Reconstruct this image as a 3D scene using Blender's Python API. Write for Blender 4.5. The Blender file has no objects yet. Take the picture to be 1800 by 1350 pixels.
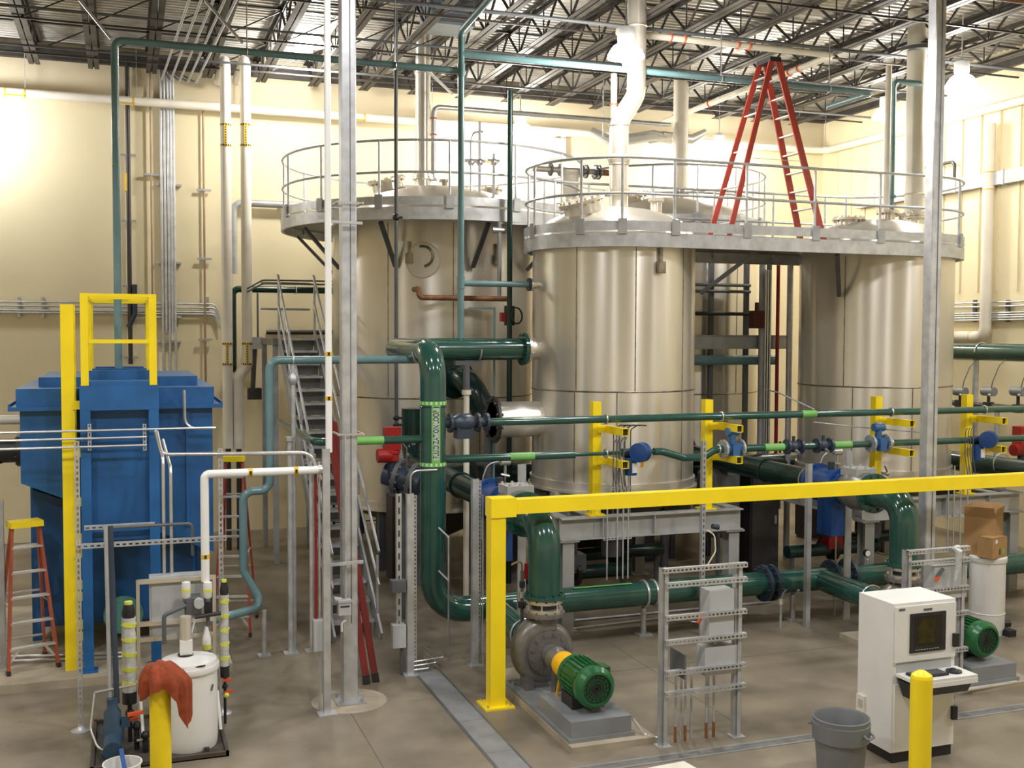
import bpy, math, random
from mathutils import Vector, Matrix
random.seed(7)
S = bpy.context.scene
COL = S.collection
V = Vector
PI = math.pi

# ---------------------------------------------------------------- camera, world, exposure, lights
F, PITCH, ROLL, YAW, CAMH = 1904.0, 0.04556148, 0.00367967, 0.3443527, 4.1
_cp, _sp, _cr, _sr, _cy, _sy = math.cos(PITCH), math.sin(PITCH), math.cos(ROLL), math.sin(ROLL), math.cos(YAW), math.sin(YAW)
ROT = (Matrix(((_cr, -_sr, 0), (_sr, _cr, 0), (0, 0, 1))) @ Matrix(((1, 0, 0), (0, _cp, -_sp), (0, _sp, _cp)))
       @ Matrix(((1, 0, 0), (0, 0, -1), (0, 1, 0))) @ Matrix(((_cy, -_sy, 0), (_sy, _cy, 0), (0, 0, 1))))
cam_d = bpy.data.cameras.new('camera')
cam = bpy.data.objects.new('camera', cam_d)
COL.objects.link(cam)
cam_d.sensor_fit = 'HORIZONTAL'
cam_d.sensor_width = 36.0
cam_d.lens = F / 1800 * 36.0
cam_d.clip_start, cam_d.clip_end = 0.1, 200
cam.matrix_world = Matrix.Translation((0, 0, CAMH)) @ Matrix((ROT[0], -ROT[1], -ROT[2])).transposed().to_4x4()
S.camera = cam

S.view_settings.view_transform = 'Standard'
S.view_settings.look = 'None'
S.view_settings.gamma = 1.0
S.view_settings.use_curve_mapping = False
S.view_settings.exposure = 0.2

world = bpy.data.worlds.new('world')
S.world = world
world.use_nodes = True
world.node_tree.nodes['Background'].inputs[0].default_value = (1.0, 0.93, 0.80, 1)
world.node_tree.nodes['Background'].inputs[1].default_value = 0.35
S.cycles.max_bounces = 7
S.cycles.diffuse_bounces = 4
S.cycles.glossy_bounces = 4
S.cycles.sample_clamp_indirect = 6.0

LAMP_W, HALL_W = 300.0, 430.0
LAMP_COL = (1.0, 0.965, 0.90)
# high bays that hang in the part of the hall behind and above the camera's view: their light only
for x, y, z in ((-3.5, 5, 8.7), (2.5, 4.5, 8.7), (8.5, 5, 8.7), (14, 5, 8.7), (-4, 11, 8.7), (2.2, 9.5, 8.7), (8.3, 10.5, 8.7), (14.2, 10.5, 8.7), (-2.75, 21.6, 8.0)):
    ld = bpy.data.lights.new('hall_light', 'POINT' if y > 15 else 'SPOT')
    ld.energy, ld.color, ld.shadow_soft_size = HALL_W * (1.75 if y < 6 else 0.6 if y > 15 else 1.3 if x < -3 else 0.85), (0.985, 0.985, 1.0), 0.3
    if y < 15: ld.spot_size, ld.spot_blend = 2.75, 0.5
    lo = bpy.data.objects.new('hall_light', ld)
    lo.location = (x, y, z)
    COL.objects.link(lo)

# ---------------------------------------------------------------- from a photo pixel to a place: the point where its sight line meets a plane
def P(px, py, X=None, Y=None, Z=None):
    d = ROT.transposed() @ V(((px - 900) / F, (py - 675) / F, 1.0))
    if X is not None: t = X / d.x
    elif Y is not None: t = Y / d.y
    else: t = (Z - CAMH) / d.z
    return V((0, 0, CAMH)) + d * t

# ---------------------------------------------------------------- materials
M = {}
def mat(key, col, rough=0.5, metal=0.0, var=0.08, scale=3.0, emit=None, bump=0.0, bscale=40, spec=0.5, dirt=None, stretch=None, coat=0.0):
    m = bpy.data.materials.new(key)
    m.use_nodes = True
    nt = m.node_tree
    b = nt.nodes['Principled BSDF']
    b.inputs['Roughness'].default_value = rough
    b.inputs['Metallic'].default_value = metal
    b.inputs['Specular IOR Level'].default_value = spec
    b.inputs['Coat Weight'].default_value = coat
    c4 = (*col, 1)
    tc = nt.nodes.new('ShaderNodeTexCoord')
    mp = nt.nodes.new('ShaderNodeMapping')
    if stretch: mp.inputs['Scale'].default_value = stretch
    geo = nt.nodes.new('ShaderNodeNewGeometry')
    nt.links.new(geo.outputs['Position'], mp.inputs['Vector'])
    n = nt.nodes.new('ShaderNodeTexNoise')
    n.inputs['Scale'].default_value = scale
    n.inputs['Detail'].default_value = 5
    nt.links.new(mp.outputs[0], n.inputs['Vector'])
    r = nt.nodes.new('ShaderNodeValToRGB')
    lo = tuple(max(0, c * (1 - var * 2)) for c in col) if dirt is None else dirt
    hi = tuple(min(1, c * (1 + var)) for c in col)
    r.color_ramp.elements[0].position, r.color_ramp.elements[1].position = 0.3, 0.68
    r.color_ramp.elements[0].color, r.color_ramp.elements[1].color = (*lo, 1), (*hi, 1)
    nt.links.new(n.outputs['Fac'], r.inputs['Fac'])
    nt.links.new(r.outputs[0], b.inputs['Base Color'])
    if bump:
        n2 = nt.nodes.new('ShaderNodeTexNoise')
        n2.inputs['Scale'].default_value = bscale
        nt.links.new(mp.outputs[0], n2.inputs['Vector'])
        bp = nt.nodes.new('ShaderNodeBump')
        bp.inputs['Strength'].default_value = bump
        bp.inputs['Distance'].default_value = 0.01
        nt.links.new(n2.outputs['Fac'], bp.inputs['Height'])
        nt.links.new(bp.outputs[0], b.inputs['Normal'])
    if emit:
        b.inputs['Emission Color'].default_value = (*LAMP_COL, 1)
        b.inputs['Emission Strength'].default_value = emit
    if key == 'stainless':
        tg = nt.nodes.new('ShaderNodeTangent')
        tg.direction_type, tg.axis = 'RADIAL', 'Z'
        nt.links.new(tg.outputs[0], b.inputs['Tangent'])
        b.inputs['Anisotropic'].default_value = 0.85
        b.inputs['Anisotropic Rotation'].default_value = 0.25
    M[key] = m
    return m
mat('floor', (0.235, 0.198, 0.145), 0.42, var=0.20, scale=1.1, bump=0.05, bscale=25, spec=0.4)
mat('concrete', (0.42, 0.36, 0.27), 0.6, var=0.12, scale=2.5, bump=0.08)
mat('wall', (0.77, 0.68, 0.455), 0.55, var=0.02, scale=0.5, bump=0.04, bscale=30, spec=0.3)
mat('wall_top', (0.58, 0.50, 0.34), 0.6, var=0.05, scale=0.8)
mat('deck', (0.57, 0.55, 0.51), 0.36, metal=0.6, var=0.12, scale=2.0)
mat('joist', (0.042, 0.036, 0.031), 0.55, metal=0.1, var=0.2, scale=5)
mat('galv', (0.55, 0.56, 0.58), 0.42, metal=0.55, var=0.10, scale=7)
mat('galv_dull', (0.40, 0.405, 0.41), 0.5, metal=0.3, var=0.08, scale=6)
mat('zinc', (0.66, 0.66, 0.66), 0.3, metal=0.8, var=0.06, scale=8)
mat('stainless', (0.76, 0.72, 0.645), 0.30, metal=0.72, var=0.06, scale=1.2, stretch=(1, 1, 0.25), dirt=(0.66, 0.615, 0.535))
mat('stainless_bright', (0.78, 0.73, 0.64), 0.28, metal=0.8, var=0.05, scale=3)
mat('weld', (0.30, 0.26, 0.20), 0.4, metal=0.8, var=0.25, scale=9)
mat('grey_paint', (0.36, 0.36, 0.345), 0.42, var=0.05)
mat('grey_base', (0.23, 0.245, 0.255), 0.38, var=0.06)
mat('grey_box', (0.45, 0.46, 0.47), 0.45, var=0.04)
mat('dark_grey', (0.11, 0.115, 0.125), 0.45, var=0.1)
mat('pump_grey', (0.20, 0.19, 0.18), 0.32, metal=0.35, var=0.12, scale=8)
mat('black', (0.018, 0.018, 0.02), 0.45, var=0.1)
mat('black_pipe', (0.035, 0.03, 0.03), 0.4, var=0.1)
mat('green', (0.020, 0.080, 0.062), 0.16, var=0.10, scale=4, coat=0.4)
mat('green_dark', (0.009, 0.035, 0.030), 0.22, var=0.12, scale=4)  # pipe green taken darker to stand for deep shade; also used for lettering
mat('motor', (0.015, 0.13, 0.04), 0.25, var=0.12, scale=8)
mat('teal', (0.14, 0.25, 0.268), 0.24, var=0.08, scale=3)
mat('teal_green', (0.10, 0.29, 0.24), 0.4, var=0.1)
mat('blue', (0.016, 0.115, 0.32), 0.38, var=0.10, scale=3)
mat('blue_deep', (0.010, 0.075, 0.215), 0.45, var=0.12, scale=3)
mat('valve_blue', (0.012, 0.06, 0.22), 0.3, var=0.1)
mat('meter_blue', (0.045, 0.15, 0.36), 0.3, var=0.1)
mat('pump_blue', (0.03, 0.07, 0.12), 0.35, var=0.1)
mat('steel_blue', (0.03, 0.045, 0.07), 0.35, var=0.15)
mat('yellow', (0.97, 0.735, 0.014), 0.32, var=0.03, scale=3)
mat('guard_yellow', (0.93, 0.50, 0.01), 0.35, var=0.03)
mat('red', (0.33, 0.012, 0.012), 0.35, var=0.08)
mat('red_dark', (0.10, 0.012, 0.010), 0.45, var=0.1)
mat('ladder_dark', (0.20, 0.016, 0.016), 0.42, var=0.1)
mat('ladder_red', (0.42, 0.055, 0.038), 0.42, var=0.08)
mat('ladder_orange', (0.40, 0.085, 0.04), 0.45, var=0.08)
mat('rust', (0.26, 0.11, 0.045), 0.6, var=0.2, scale=10)
mat('copper', (0.33, 0.22, 0.14), 0.45, metal=0.3, var=0.1)
mat('orange', (0.75, 0.10, 0.02), 0.4, var=0.05)
mat('cloth', (0.30, 0.055, 0.016), 0.85, var=0.14, scale=14, bump=0.2, bscale=60)
mat('white', (0.76, 0.755, 0.73), 0.35, var=0.02)
mat('white_pvc', (0.82, 0.82, 0.80), 0.3, var=0.02)
mat('cream', (0.76, 0.71, 0.60), 0.4, var=0.04)
mat('insulation', (0.78, 0.73, 0.63), 0.55, var=0.04)
mat('aluminium', (0.72, 0.71, 0.69), 0.35, metal=0.6, var=0.05)
mat('label_green', (0.17, 0.46, 0.11), 0.5, var=0.05)
mat('label_pale', (0.55, 0.80, 0.45), 0.5, var=0.05)
mat('label_yellow', (0.72, 0.46, 0.03), 0.5, var=0.04)
mat('label_grey', (0.42, 0.49, 0.42), 0.5, var=0.03)
mat('tape', (0.66, 0.68, 0.10), 0.5, var=0.06)
mat('wrap_film', (0.55, 0.56, 0.54), 0.25, var=0.10, scale=18)
mat('cardboard', (0.36, 0.21, 0.085), 0.75, var=0.07, scale=5)
mat('cardboard_in', (0.24, 0.135, 0.05), 0.8, var=0.08, scale=5)
mat('bin_grey', (0.17, 0.18, 0.19), 0.5, var=0.05)
mat('screen', (0.022, 0.017, 0.012), 0.12, var=0.1)
mat('screen_glow', (0.035, 0.028, 0.003), 0.15, var=0.25, scale=12)
mat('skid', (0.075, 0.062, 0.05), 0.55, var=0.2, scale=6)
mat('trench', (0.27, 0.275, 0.28), 0.5, metal=0.2, var=0.08, scale=5)
mat('joint', (0.10, 0.095, 0.09), 0.7, var=0.1)
mat('chrome', (0.80, 0.80, 0.80), 0.15, metal=0.95, var=0.03)
mat('dial', (0.80, 0.80, 0.76), 0.3, var=0.02)
mat('lamp_glow', (0.9, 0.9, 0.85), 0.4, emit=45.0)
mat('bulb_glow', (0.9, 0.9, 0.85), 0.4, emit=120.0)
mat('blue_plastic', (0.02, 0.10, 0.35), 0.4, var=0.05)
mat('grating', (0.20, 0.20, 0.19), 0.5, metal=0.4, var=0.15, scale=9)
mat('unit_heater', (0.18, 0.22, 0.27), 0.45, var=0.05)

# ---------------------------------------------------------------- mesh kit
ORG = {}
def _frame(d):
    d = d.normalized()
    a = V((0, 0, 1)) if abs(d.z) < 0.9 else V((1, 0, 0))
    u = d.cross(a).normalized()
    return u, d.cross(u).normalized()
class G:
    def __init__(s): s.v, s.f = [], []
    def quadbox(s, c):
        n = len(s.v)
        s.v += [V(p) for p in c]
        s.f += [tuple(n + i for i in q) for q in ((0, 3, 2, 1), (4, 5, 6, 7), (0, 1, 5, 4), (1, 2, 6, 5), (2, 3, 7, 6), (3, 0, 4, 7))]
        return s
    def box(s, x0, y0, z0, x1, y1, z1):
        x0, x1 = min(x0, x1), max(x0, x1); y0, y1 = min(y0, y1), max(y0, y1); z0, z1 = min(z0, z1), max(z0, z1)
        return s.quadbox([(x0, y0, z0), (x1, y0, z0), (x1, y1, z0), (x0, y1, z0), (x0, y0, z1), (x1, y0, z1), (x1, y1, z1), (x0, y1, z1)])
    def cbox(s, c, w, d, h): return s.box(c[0] - w / 2, c[1] - d / 2, c[2], c[0] + w / 2, c[1] + d / 2, c[2] + h)
    def bar(s, p0, p1, w, h, up=(0, 0, 1)):
        p0, p1 = V(p0), V(p1)
        d = (p1 - p0).normalized()
        up = V(up)
        if abs(d.dot(up)) > 0.98: up = V((0, 1, 0)) if abs(d.y) < 0.9 else V((1, 0, 0))
        a = d.cross(up).normalized() * w / 2
        b = a.cross(d).normalized() * h / 2
        return s.quadbox([p0 - a - b, p0 + a - b, p1 + a - b, p1 - a - b, p0 - a + b, p0 + a + b, p1 + a + b, p1 - a + b])
    def loft(s, rings, cap0=True, cap1=True, closed=False):
        n, k = len(s.v), len(rings[0])
        for r in rings: s.v += [V(p) for p in r]
        m = len(rings)
        for i in range(m if closed else m - 1):
            for j in range(k):
                a, b = n + i * k + j, n + i * k + (j + 1) % k
                c, d = n + ((i + 1) % m) * k + (j + 1) % k, n + ((i + 1) % m) * k + j
                s.f.append((a, b, c, d))
        if not closed:
            if cap0: s.f.append(tuple(n + j for j in reversed(range(k))))
            if cap1: s.f.append(tuple(n + (m - 1) * k + j for j in range(k)))
        return s
    def cyl(s, p0, p1, r0, r1=None, n=16):
        p0, p1 = V(p0), V(p1)
        r1 = r0 if r1 is None else r1
        u, w = _frame(p1 - p0)
        c = [(math.cos(2 * PI * j / n), math.sin(2 * PI * j / n)) for j in range(n)]
        return s.loft([[p + (u * a + w * b) * r for a, b in c] for p, r in ((p0, r0), (p1, r1))])
    def tube(s, pts, r, n=12, bend=0.0, cap=True):
        pts = [V(p) for p in pts]
        path, rad = [], r if isinstance(r, (list, tuple)) else None
        if bend:
            path.append(pts[0])
            for i in range(1, len(pts) - 1):
                a, b, c = pts[i - 1], pts[i], pts[i + 1]
                d1, d2 = (b - a).normalized(), (c - b).normalized()
                th = d1.angle(d2)
                if th < 0.02: path.append(b); continue
                t = min(bend * math.tan(th / 2), (b - a).length * 0.49, (c - b).length * 0.49)
                rr = t / math.tan(th / 2)
                nrm = (d2 - d1 * d1.dot(d2)).normalized()
                cen = b - d1 * t + nrm * rr
                st = max(3, int(th / 0.2))
                for k in range(st + 1):
                    q = th * k / st
                    path.append(cen - nrm * rr * math.cos(q) + d1 * rr * math.sin(q))
            path.append(pts[-1])
        else: path = pts
        m = len(path)
        tang = [((path[min(i + 1, m - 1)] - path[max(i - 1, 0)])).normalized() for i in range(m)]
        if bend: tang[0], tang[-1] = (path[1] - path[0]).normalized(), (path[-1] - path[-2]).normalized()
        u, w = _frame(tang[0])
        rings = []
        for i in range(m):
            if i:
                q = tang[i - 1].rotation_difference(tang[i])
                u = q @ u; w = q @ w
            ri = rad[i] if rad else r
            rings.append([path[i] + (u * math.cos(2 * PI * j / n) + w * math.sin(2 * PI * j / n)) * ri for j in range(n)])
        return s.loft(rings, cap, cap)
    def lathe(s, prof, c, n=24, axis=(0, 0, 1), a0=0.0, a1=2 * PI, cap=True):
        c, ax = V(c), V(axis).normalized()
        u, w = (V((1, 0, 0)), V((0, 1, 0))) if abs(ax.z) > 0.999 else _frame(ax)
        if abs(ax.z) <= 0.999: w = ax.cross(u)
        elif ax.z < 0: w = -w
        full = abs(a1 - a0 - 2 * PI) < 1e-6
        k = n if full else n + 1
        base = len(s.v)
        for r, h in prof:
            for j in range(k):
                t = a0 + (a1 - a0) * j / n
                s.v.append(c + ax * h + (u * math.cos(t) + w * math.sin(t)) * r)
        for i in range(len(prof) - 1):
            for j in range(n):
                a, b = base + i * k + j, base + i * k + ((j + 1) % k if full else j + 1)
                s.f.append((a, b, b + k, a + k))
        if full and cap:
            if prof[0][0] > 1e-6: s.f.append(tuple(base + j for j in reversed(range(k))))
            if prof[-1][0] > 1e-6: s.f.append(tuple(base + (len(prof) - 1) * k + j for j in range(k)))
        return s
    def ball(s, c, r, n=12, sc=(1, 1, 1)):
        base = len(s.v)
        m = n // 2
        for i in range(m + 1):
            for j in range(n):
                t, q = PI * i / m, 2 * PI * j / n
                s.v.append(V((c[0] + r * sc[0] * math.sin(t) * math.cos(q), c[1] + r * sc[1] * math.sin(t) * math.sin(q), c[2] + r * sc[2] * math.cos(t))))
        for i in range(m):
            for j in range(n):
                a, b = base + i * n + j, base + i * n + (j + 1) % n
                s.f.append((a, a + n, b + n, b))
        return s
    def prism(s, poly, vec):
        n, k = len(s.v), len(poly)
        poly = [V(p) for p in poly]
        nr = sum(((poly[i] - poly[0]).cross(poly[(i + 1) % k] - poly[0]) for i in range(1, k)), V((0, 0, 0)))
        if nr.dot(V(vec)) > 0: poly = poly[::-1]
        s.v += poly + [p + V(vec) for p in poly]
        s.f.append(tuple(n + i for i in range(k)))
        s.f.append(tuple(n + k + i for i in reversed(range(k))))
        for i in range(k):
            j = (i + 1) % k
            s.f.append((n + j, n + i, n + k + i, n + k + j))
        return s
    def ring(s, c, axis, R, r, n=24, m=8, a0=0.0, a1=2 * PI, ref=None):
        c, ax = V(c), V(axis).normalized()
        u, w = _frame(ax)
        if ref is not None:
            u = (V(ref) - ax * ax.dot(V(ref))).normalized(); w = ax.cross(u)
        full = abs(a1 - a0 - 2 * PI) < 1e-6
        rings = []
        for i in range(n if full else n + 1):
            t = a0 + (a1 - a0) * i / n
            o = u * math.cos(t) + w * math.sin(t)
            rings.append([c + o * (R + r * math.cos(2 * PI * j / m)) - ax * r * math.sin(2 * PI * j / m) for j in range(m)])
        return s.loft(rings, closed=full)
    def flange(s, p, axis, R, t=0.04, bolts=8, n=24):
        p, ax = V(p), V(axis).normalized()
        s.cyl(p - ax * t / 2, p + ax * t / 2, R, n=n)
        u, w = _frame(ax)
        for k in range(bolts):
            o = p + (u * math.cos(2 * PI * (k + .5) / bolts) + w * math.sin(2 * PI * (k + .5) / bolts)) * R * 0.86
            s.cyl(o - ax * (t / 2 + R * .09), o + ax * (t / 2 + R * .09), max(R * 0.075, .008), n=6)
        return s
    def band(s, p0, p1, r, n=20):
        p0, p1 = V(p0), V(p1)
        ax = (p1 - p0)
        L = ax.length
        return s.lathe([(r, 0), (r, L)], p0, n, ax)
    def strut(s, p0, p1, face, w=0.041, slots=True, pitch=0.05):
        """a slotted steel channel: back plate with slots facing FACE, two flanges behind it"""
        p0, p1, fz = V(p0), V(p1), V(face).normalized()
        d = (p1 - p0); L = d.length; d.normalize()
        a = d.cross(fz).normalized()
        t = 0.003
        h = w / 2
        for sg in (-1, 1): s.bar(p0 + a * sg * (h - t / 2) - fz * h, p1 + a * sg * (h - t / 2) - fz * h, t, w, fz)
        if not slots: return s.bar(p0, p1, w, t, fz)
        sw = w * 0.34
        for sg in (-1, 1): s.bar(p0 + a * sg * (h + sw / 2) / 2, p1 + a * sg * (h + sw / 2) / 2, h - sw / 2, t, fz)
        k = max(1, int(L / pitch))
        q = L / k
        for i in range(k + 1):
            c0, c1 = max(0, i * q - q * 0.22), min(L, i * q + q * 0.22)
            s.bar(p0 + d * c0, p0 + d * c1, sw, t, fz)
        return s
    def build(s, name, m, parent=None, label=None, cat=None, group=None, kind=None, flat=False):
        me = bpy.data.meshes.new(name)
        o0 = ORG.get(parent.name, V((0, 0, 0))) if parent else V((0, 0, 0))
        if parent is None and kind != 'structure' and s.v:
            xs, ys, zs = [p.x for p in s.v], [p.y for p in s.v], [p.z for p in s.v]
            o0 = V(((min(xs) + max(xs)) / 2, (min(ys) + max(ys)) / 2, min(zs)))
        me.from_pydata([p - o0 for p in s.v], [], s.f)
        me.materials.append(M[m] if isinstance(m, str) else m)
        if not flat:
            me.polygons.foreach_set('use_smooth', [True] * len(me.polygons))
            me.set_sharp_from_angle(angle=0.65)
        me.validate()
        o = bpy.data.objects.new(name, me)
        COL.objects.link(o)
        ORG[o.name] = o0
        if parent: o.parent = parent
        else: o.location = o0
        tag(o, label, cat, group, kind)
        return o
def tag(o, label=None, cat=None, group=None, kind=None):
    if label: o['label'] = label
    if cat: o['category'] = cat
    if group: o['group'] = group
    if kind: o['kind'] = kind
    return o
def T(name, label, cat, loc, group=None, kind=None):
    o = bpy.data.objects.new(name, None)
    COL.objects.link(o)
    o.empty_display_size = 0.1
    o.location = loc
    ORG[o.name] = V(loc)
    return tag(o, label, cat, group, kind)
def dup(root, off, label=None, group=None, rotz=0.0):
    r = root.copy(); COL.objects.link(r)
    r.location = root.location + V(off)
    r.rotation_euler = (0, 0, root.rotation_euler.z + rotz)
    ORG[r.name] = ORG[root.name] + V(off)
    if label: r['label'] = label
    if group: r['group'] = group
    for ch in list(root.children):
        c = ch.copy(); COL.objects.link(c); c.parent = r
        ORG[c.name] = ORG[r.name]
        for g in list(ch.children):
            d = g.copy(); COL.objects.link(d); d.parent = c
    return r
def text_mesh(body, size, offset=0.0):
    cu = bpy.data.curves.new('lettering', 'FONT')
    cu.body, cu.size, cu.offset = body, size, offset
    cu.align_x, cu.align_y = 'CENTER', 'CENTER'
    o = bpy.data.objects.new('lettering', cu)
    COL.objects.link(o)
    dg = bpy.context.evaluated_depsgraph_get()
    me = bpy.data.meshes.new_from_object(o.evaluated_get(dg))
    g = G()
    g.v = [v.co.copy() for v in me.vertices]
    g.f = [tuple(p.vertices) for p in me.polygons]
    bpy.data.objects.remove(o); bpy.data.curves.remove(cu); bpy.data.meshes.remove(me)
    return g
def pipe(name, label, pts, r, m, bend=None, n=14, flanges=(), fm=None, bands=(), bm='zinc', cat='pipe', fr=None, ft=0.035, group=None, pads=()):
    """a run of pipe: a thing with the run, its flanges, its clamps"""
    pts = [V(p) for p in pts]
    t = T(name, label, cat, pts[0], group)
    G().tube(pts, r, n, r * 2.6 if bend is None else bend).build('pipe_run', m, t)
    for p, ax in flanges: G().flange(p, ax, fr or r * 1.65, ft).build('flange', fm or m, t)
    for p, ax in bands: G().ring(p, ax, r + 0.012, 0.012, 20, 6).build('pipe_clamp', bm, t)
    return t
# ---------------------------------------------------------------- the hall
YW, XR, XL, YF, ZD = 23.0, 16.45, -8.0, -3.0, 9.72      # back wall, side walls, front wall, underside of roof deck
YC = 11.85                                               # line of columns
G().box(XL, YF, -0.2, XR, YW, 0).build('floor', 'floor', kind='structure')
G().box(XL - .2, YW, -0.2, XR + .2, YW + .2, ZD + .3).build('wall_back', 'wall', kind='structure')
G().box(XR, YF, -0.2, XR + .2, YW, ZD + .3).build('wall_right', 'wall', kind='structure')
G().box(XL - .2, YF, -0.2, XL, YW, ZD + .3).build('wall_left', 'wall', kind='structure')
G().box(XL - .2, YF - .2, -0.2, XR + .2, YF, ZD + .3).build('wall_front', 'wall', kind='structure')
# tinted strip and ledger angle at the head of the back wall, and standing seams of the side wall's cladding
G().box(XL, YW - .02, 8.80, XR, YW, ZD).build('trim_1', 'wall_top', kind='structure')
G().box(XL, YW - .14, 9.36, XR, YW - .02, 9.62).build('trim_2', 'joist', kind='structure')
G().box(XR - .14, 12, 9.36, XR - .02, YW - .14, 9.62).build('trim_3', 'joist', kind='structure')
for i in range(14):
    y = 15.6 + i * .52
    G().bar((XR - .012, y, 5.0), (XR - .012, y, 8.6), .03, .05, (1, 0, 0)).build('wall_rib', 'wall', kind='structure')
# corrugated roof deck: ribs run across the hall
g = G()
sec, y = [], YF
while y < YW:
    sec += [(y, ZD), (y + .055, ZD), (y + .075, ZD + .045), (y + .14, ZD + .045), (y + .16, ZD)]
    y += .16
for (ya, za), (yb, zb) in zip(sec, sec[1:]):
    if yb - ya < 1e-6: continue
    n = len(g.v)
    g.v += [V((XL, ya, za)), V((XL, yb, zb)), V((XR, yb, zb)), V((XR, ya, za))]
    g.f.append((n, n + 1, n + 2, n + 3))
g.build('ceiling', 'deck', kind='structure', flat=True)
# saw-cut joints of the slab
for i, (x0, y0, x1, y1) in enumerate(((2.27, 3, 2.27, 11.6), (-7, 8.6, 3.2, 8.6), (6.05, 9.9, 6.05, 13.0), (4.3, 11.85, 16, 11.85))):
    G().bar((x0, y0, 0.0006), (x1, y1, 0.0006), .008, .0012).build('floor_joint', 'joint', kind='structure')

# ---- open-web joists under the deck
def joist(x, k):
    t = T('bar_joist', '', 'joist', (x, 17.4, 9.1), 'bar joists under the roof deck')
    zt, zb, y0, y1 = 9.66, 9.12, 11.9, 22.86
    for nm, z, a, b in (('top_chord', zt, y0, y1), ('bottom_chord', zb, y0 + .5, y1 - .55)):
        g = G()
        for s in (-1, 1):
            g.bar((x + s * .055, a, z), (x + s * .055, b, z), .088, .012)
            g.bar((x + s * .016, a, z + (.03 if z < 9.4 else -.03)), (x + s * .016, b, z + (.03 if z < 9.4 else -.03)), .010, .06)
        g.build(nm, 'joist', t)
    g = G()
    n = 18
    ys = [y0 + .06 + (y1 - y0 - .12) * i / n for i in range(n + 1)]
    pts = [(x, yy, zt - .02 if i % 2 == 0 else zb + .02) for i, yy in enumerate(ys)]
    for p, q in zip(pts, pts[1:]): g.cyl(p, q, .024, n=6)
    for p in pts[1::2]: g.cyl(p, (x, p[1], zt), .012, n=6)
    g.build('bent_bar_web', 'joist', t)
    return t
ORDN = ['first', 'second', 'third', 'fourth', 'fifth', 'sixth', 'seventh', 'eighth', 'ninth', 'tenth', 'eleventh', 'twelfth', 'thirteenth', 'fourteenth', 'fifteenth', 'sixteenth', 'seventeenth', 'eighteenth']
j0 = None
for k in range(17):
    x = -1.5 + 1.035 * k
    lab = 'dark open-web bar joist under the roof deck, %s one counting from the blue tank side' % ORDN[k]
    if j0 is None: j0 = joist(x, k); tag(j0, lab)
    else: dup(j0, (x + 1.5, 0, 0), lab)
for i, y in enumerate((14.2, 16.6, 19.0, 21.3)):
    t = T('joist_bridging', ('thin angle bridging across the joists, %s row out from the back wall' % ORDN[3 - i]), 'bridging', (7, y, 9.1), 'bridging rows')
    for z in (9.085, 9.635):
        G().bar((-2.4, y, z), (16.3, y, z), .035, .03).build('bridging_angle', 'joist', t)
    g = G()
    for k in range(16):
        xa = -1.5 + 1.035 * k
        g.bar((xa, y, 9.08), (xa + 1.035, y, 9.62), .02, .02)
    g.build('cross_bracing', 'joist', t)
g = T('roof_girder', 'steel girder along the column line carrying the joist ends', 'girder', (4, YC, 8.8))
for z in (8.82, 9.6): G().bar((XL, YC, z), (XR, YC, z), .2, .02).build('girder_flange', 'joist', g)
G().bar((XL, YC, 9.21), (XR, YC, 9.21), .012, .78).build('girder_web', 'joist', g)

# ---- the two galvanised columns in view
def column(x, y, label):
    t = T('steel_column', label, 'column', (x, y, 0), 'building columns', kind='structure')
    h, c = .083, .012
    ring = [(-h + c, -h), (h - c, -h), (h, -h + c), (h, h - c), (h - c, h), (-h + c, h), (-h, h - c), (-h, -h + c)]
    G().loft([[V((x + a, y + b, z)) for a, b in ring] for z in (0, 8.81)]).build('column_tube', 'galv', t)
    G().cyl((x + .012, y - h - .004, .9), (x + .012, y - h - .004, 8.8), .005, n=6).build('earth_wire', 'dark_grey', t)
    g = G().box(x - .16, y - .17, 0, x + .16, y + .17, .02)
    for a in (-.12, .12):
        for b in (-.13, .13): g.cyl((x + a, y + b, .02), (x + a, y + b, .06), .016, n=6)
    g.build('column_base_plate', 'galv_dull', t)
    G().cyl((x, y, -0.002), (x, y, .004), .42, n=28).build('floor_grout', 'concrete', kind='structure')
    return t
column(2.33, YC, 'tall galvanised steel column with white plastic pipe strapped beside it')
column(10.24, YC, 'tall galvanised steel column standing in front of the tank beside the red stepladder')

# ---- high-bay lamps
def high_bay(p, label, watts=LAMP_W, top=9.7):
    x, y, z = p
    t = T('high_bay_lamp', label, 'lamp', (x, y, z), 'high bay lamps')
    G().cyl((x, y, z + .42), (x, y, top), .012, n=8).ring((x, y, z + .44), (0, 1, 0), .03, .008, 12, 6).build('hanger_rod', 'galv', t)
    G().lathe([(.02, .20), (.12, .20), (.13, .24), (.13, .40), (.05, .43), (0, .43)], (x, y, z), 20).build('ballast_housing', 'grey_box', t)
    G().lathe([(.08, .20), (.19, .13), (.27, .0), (.275, -.03), (.265, -.03), (.18, .11), (.07, .19)], (x, y, z), 24).build('lamp_reflector', 'lamp_glow', t)
    G().lathe([(0, -.16), (.04, -.15), (.065, -.08), (.06, 0), (.03, .1), (.03, .19)], (x, y, z), 14).build('lamp_bulb', 'bulb_glow', t)
    ld = bpy.data.lights.new('high_bay_light', 'POINT')
    ld.energy, ld.color, ld.shadow_soft_size = watts, LAMP_COL, 0.22
    lo = bpy.data.objects.new('high_bay_light', ld)
    lo.location = (0, 0, -.42)
    lo.parent = t
    COL.objects.link(lo)
    return t
high_bay(P(545, 78, Y=20.3), 'glowing high bay lamp beside the galvanised column, over the teal pipe', 400)
high_bay(P(1100, 98, Y=14.6), 'glowing high bay lamp in front of the bright exhaust stack')
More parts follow.
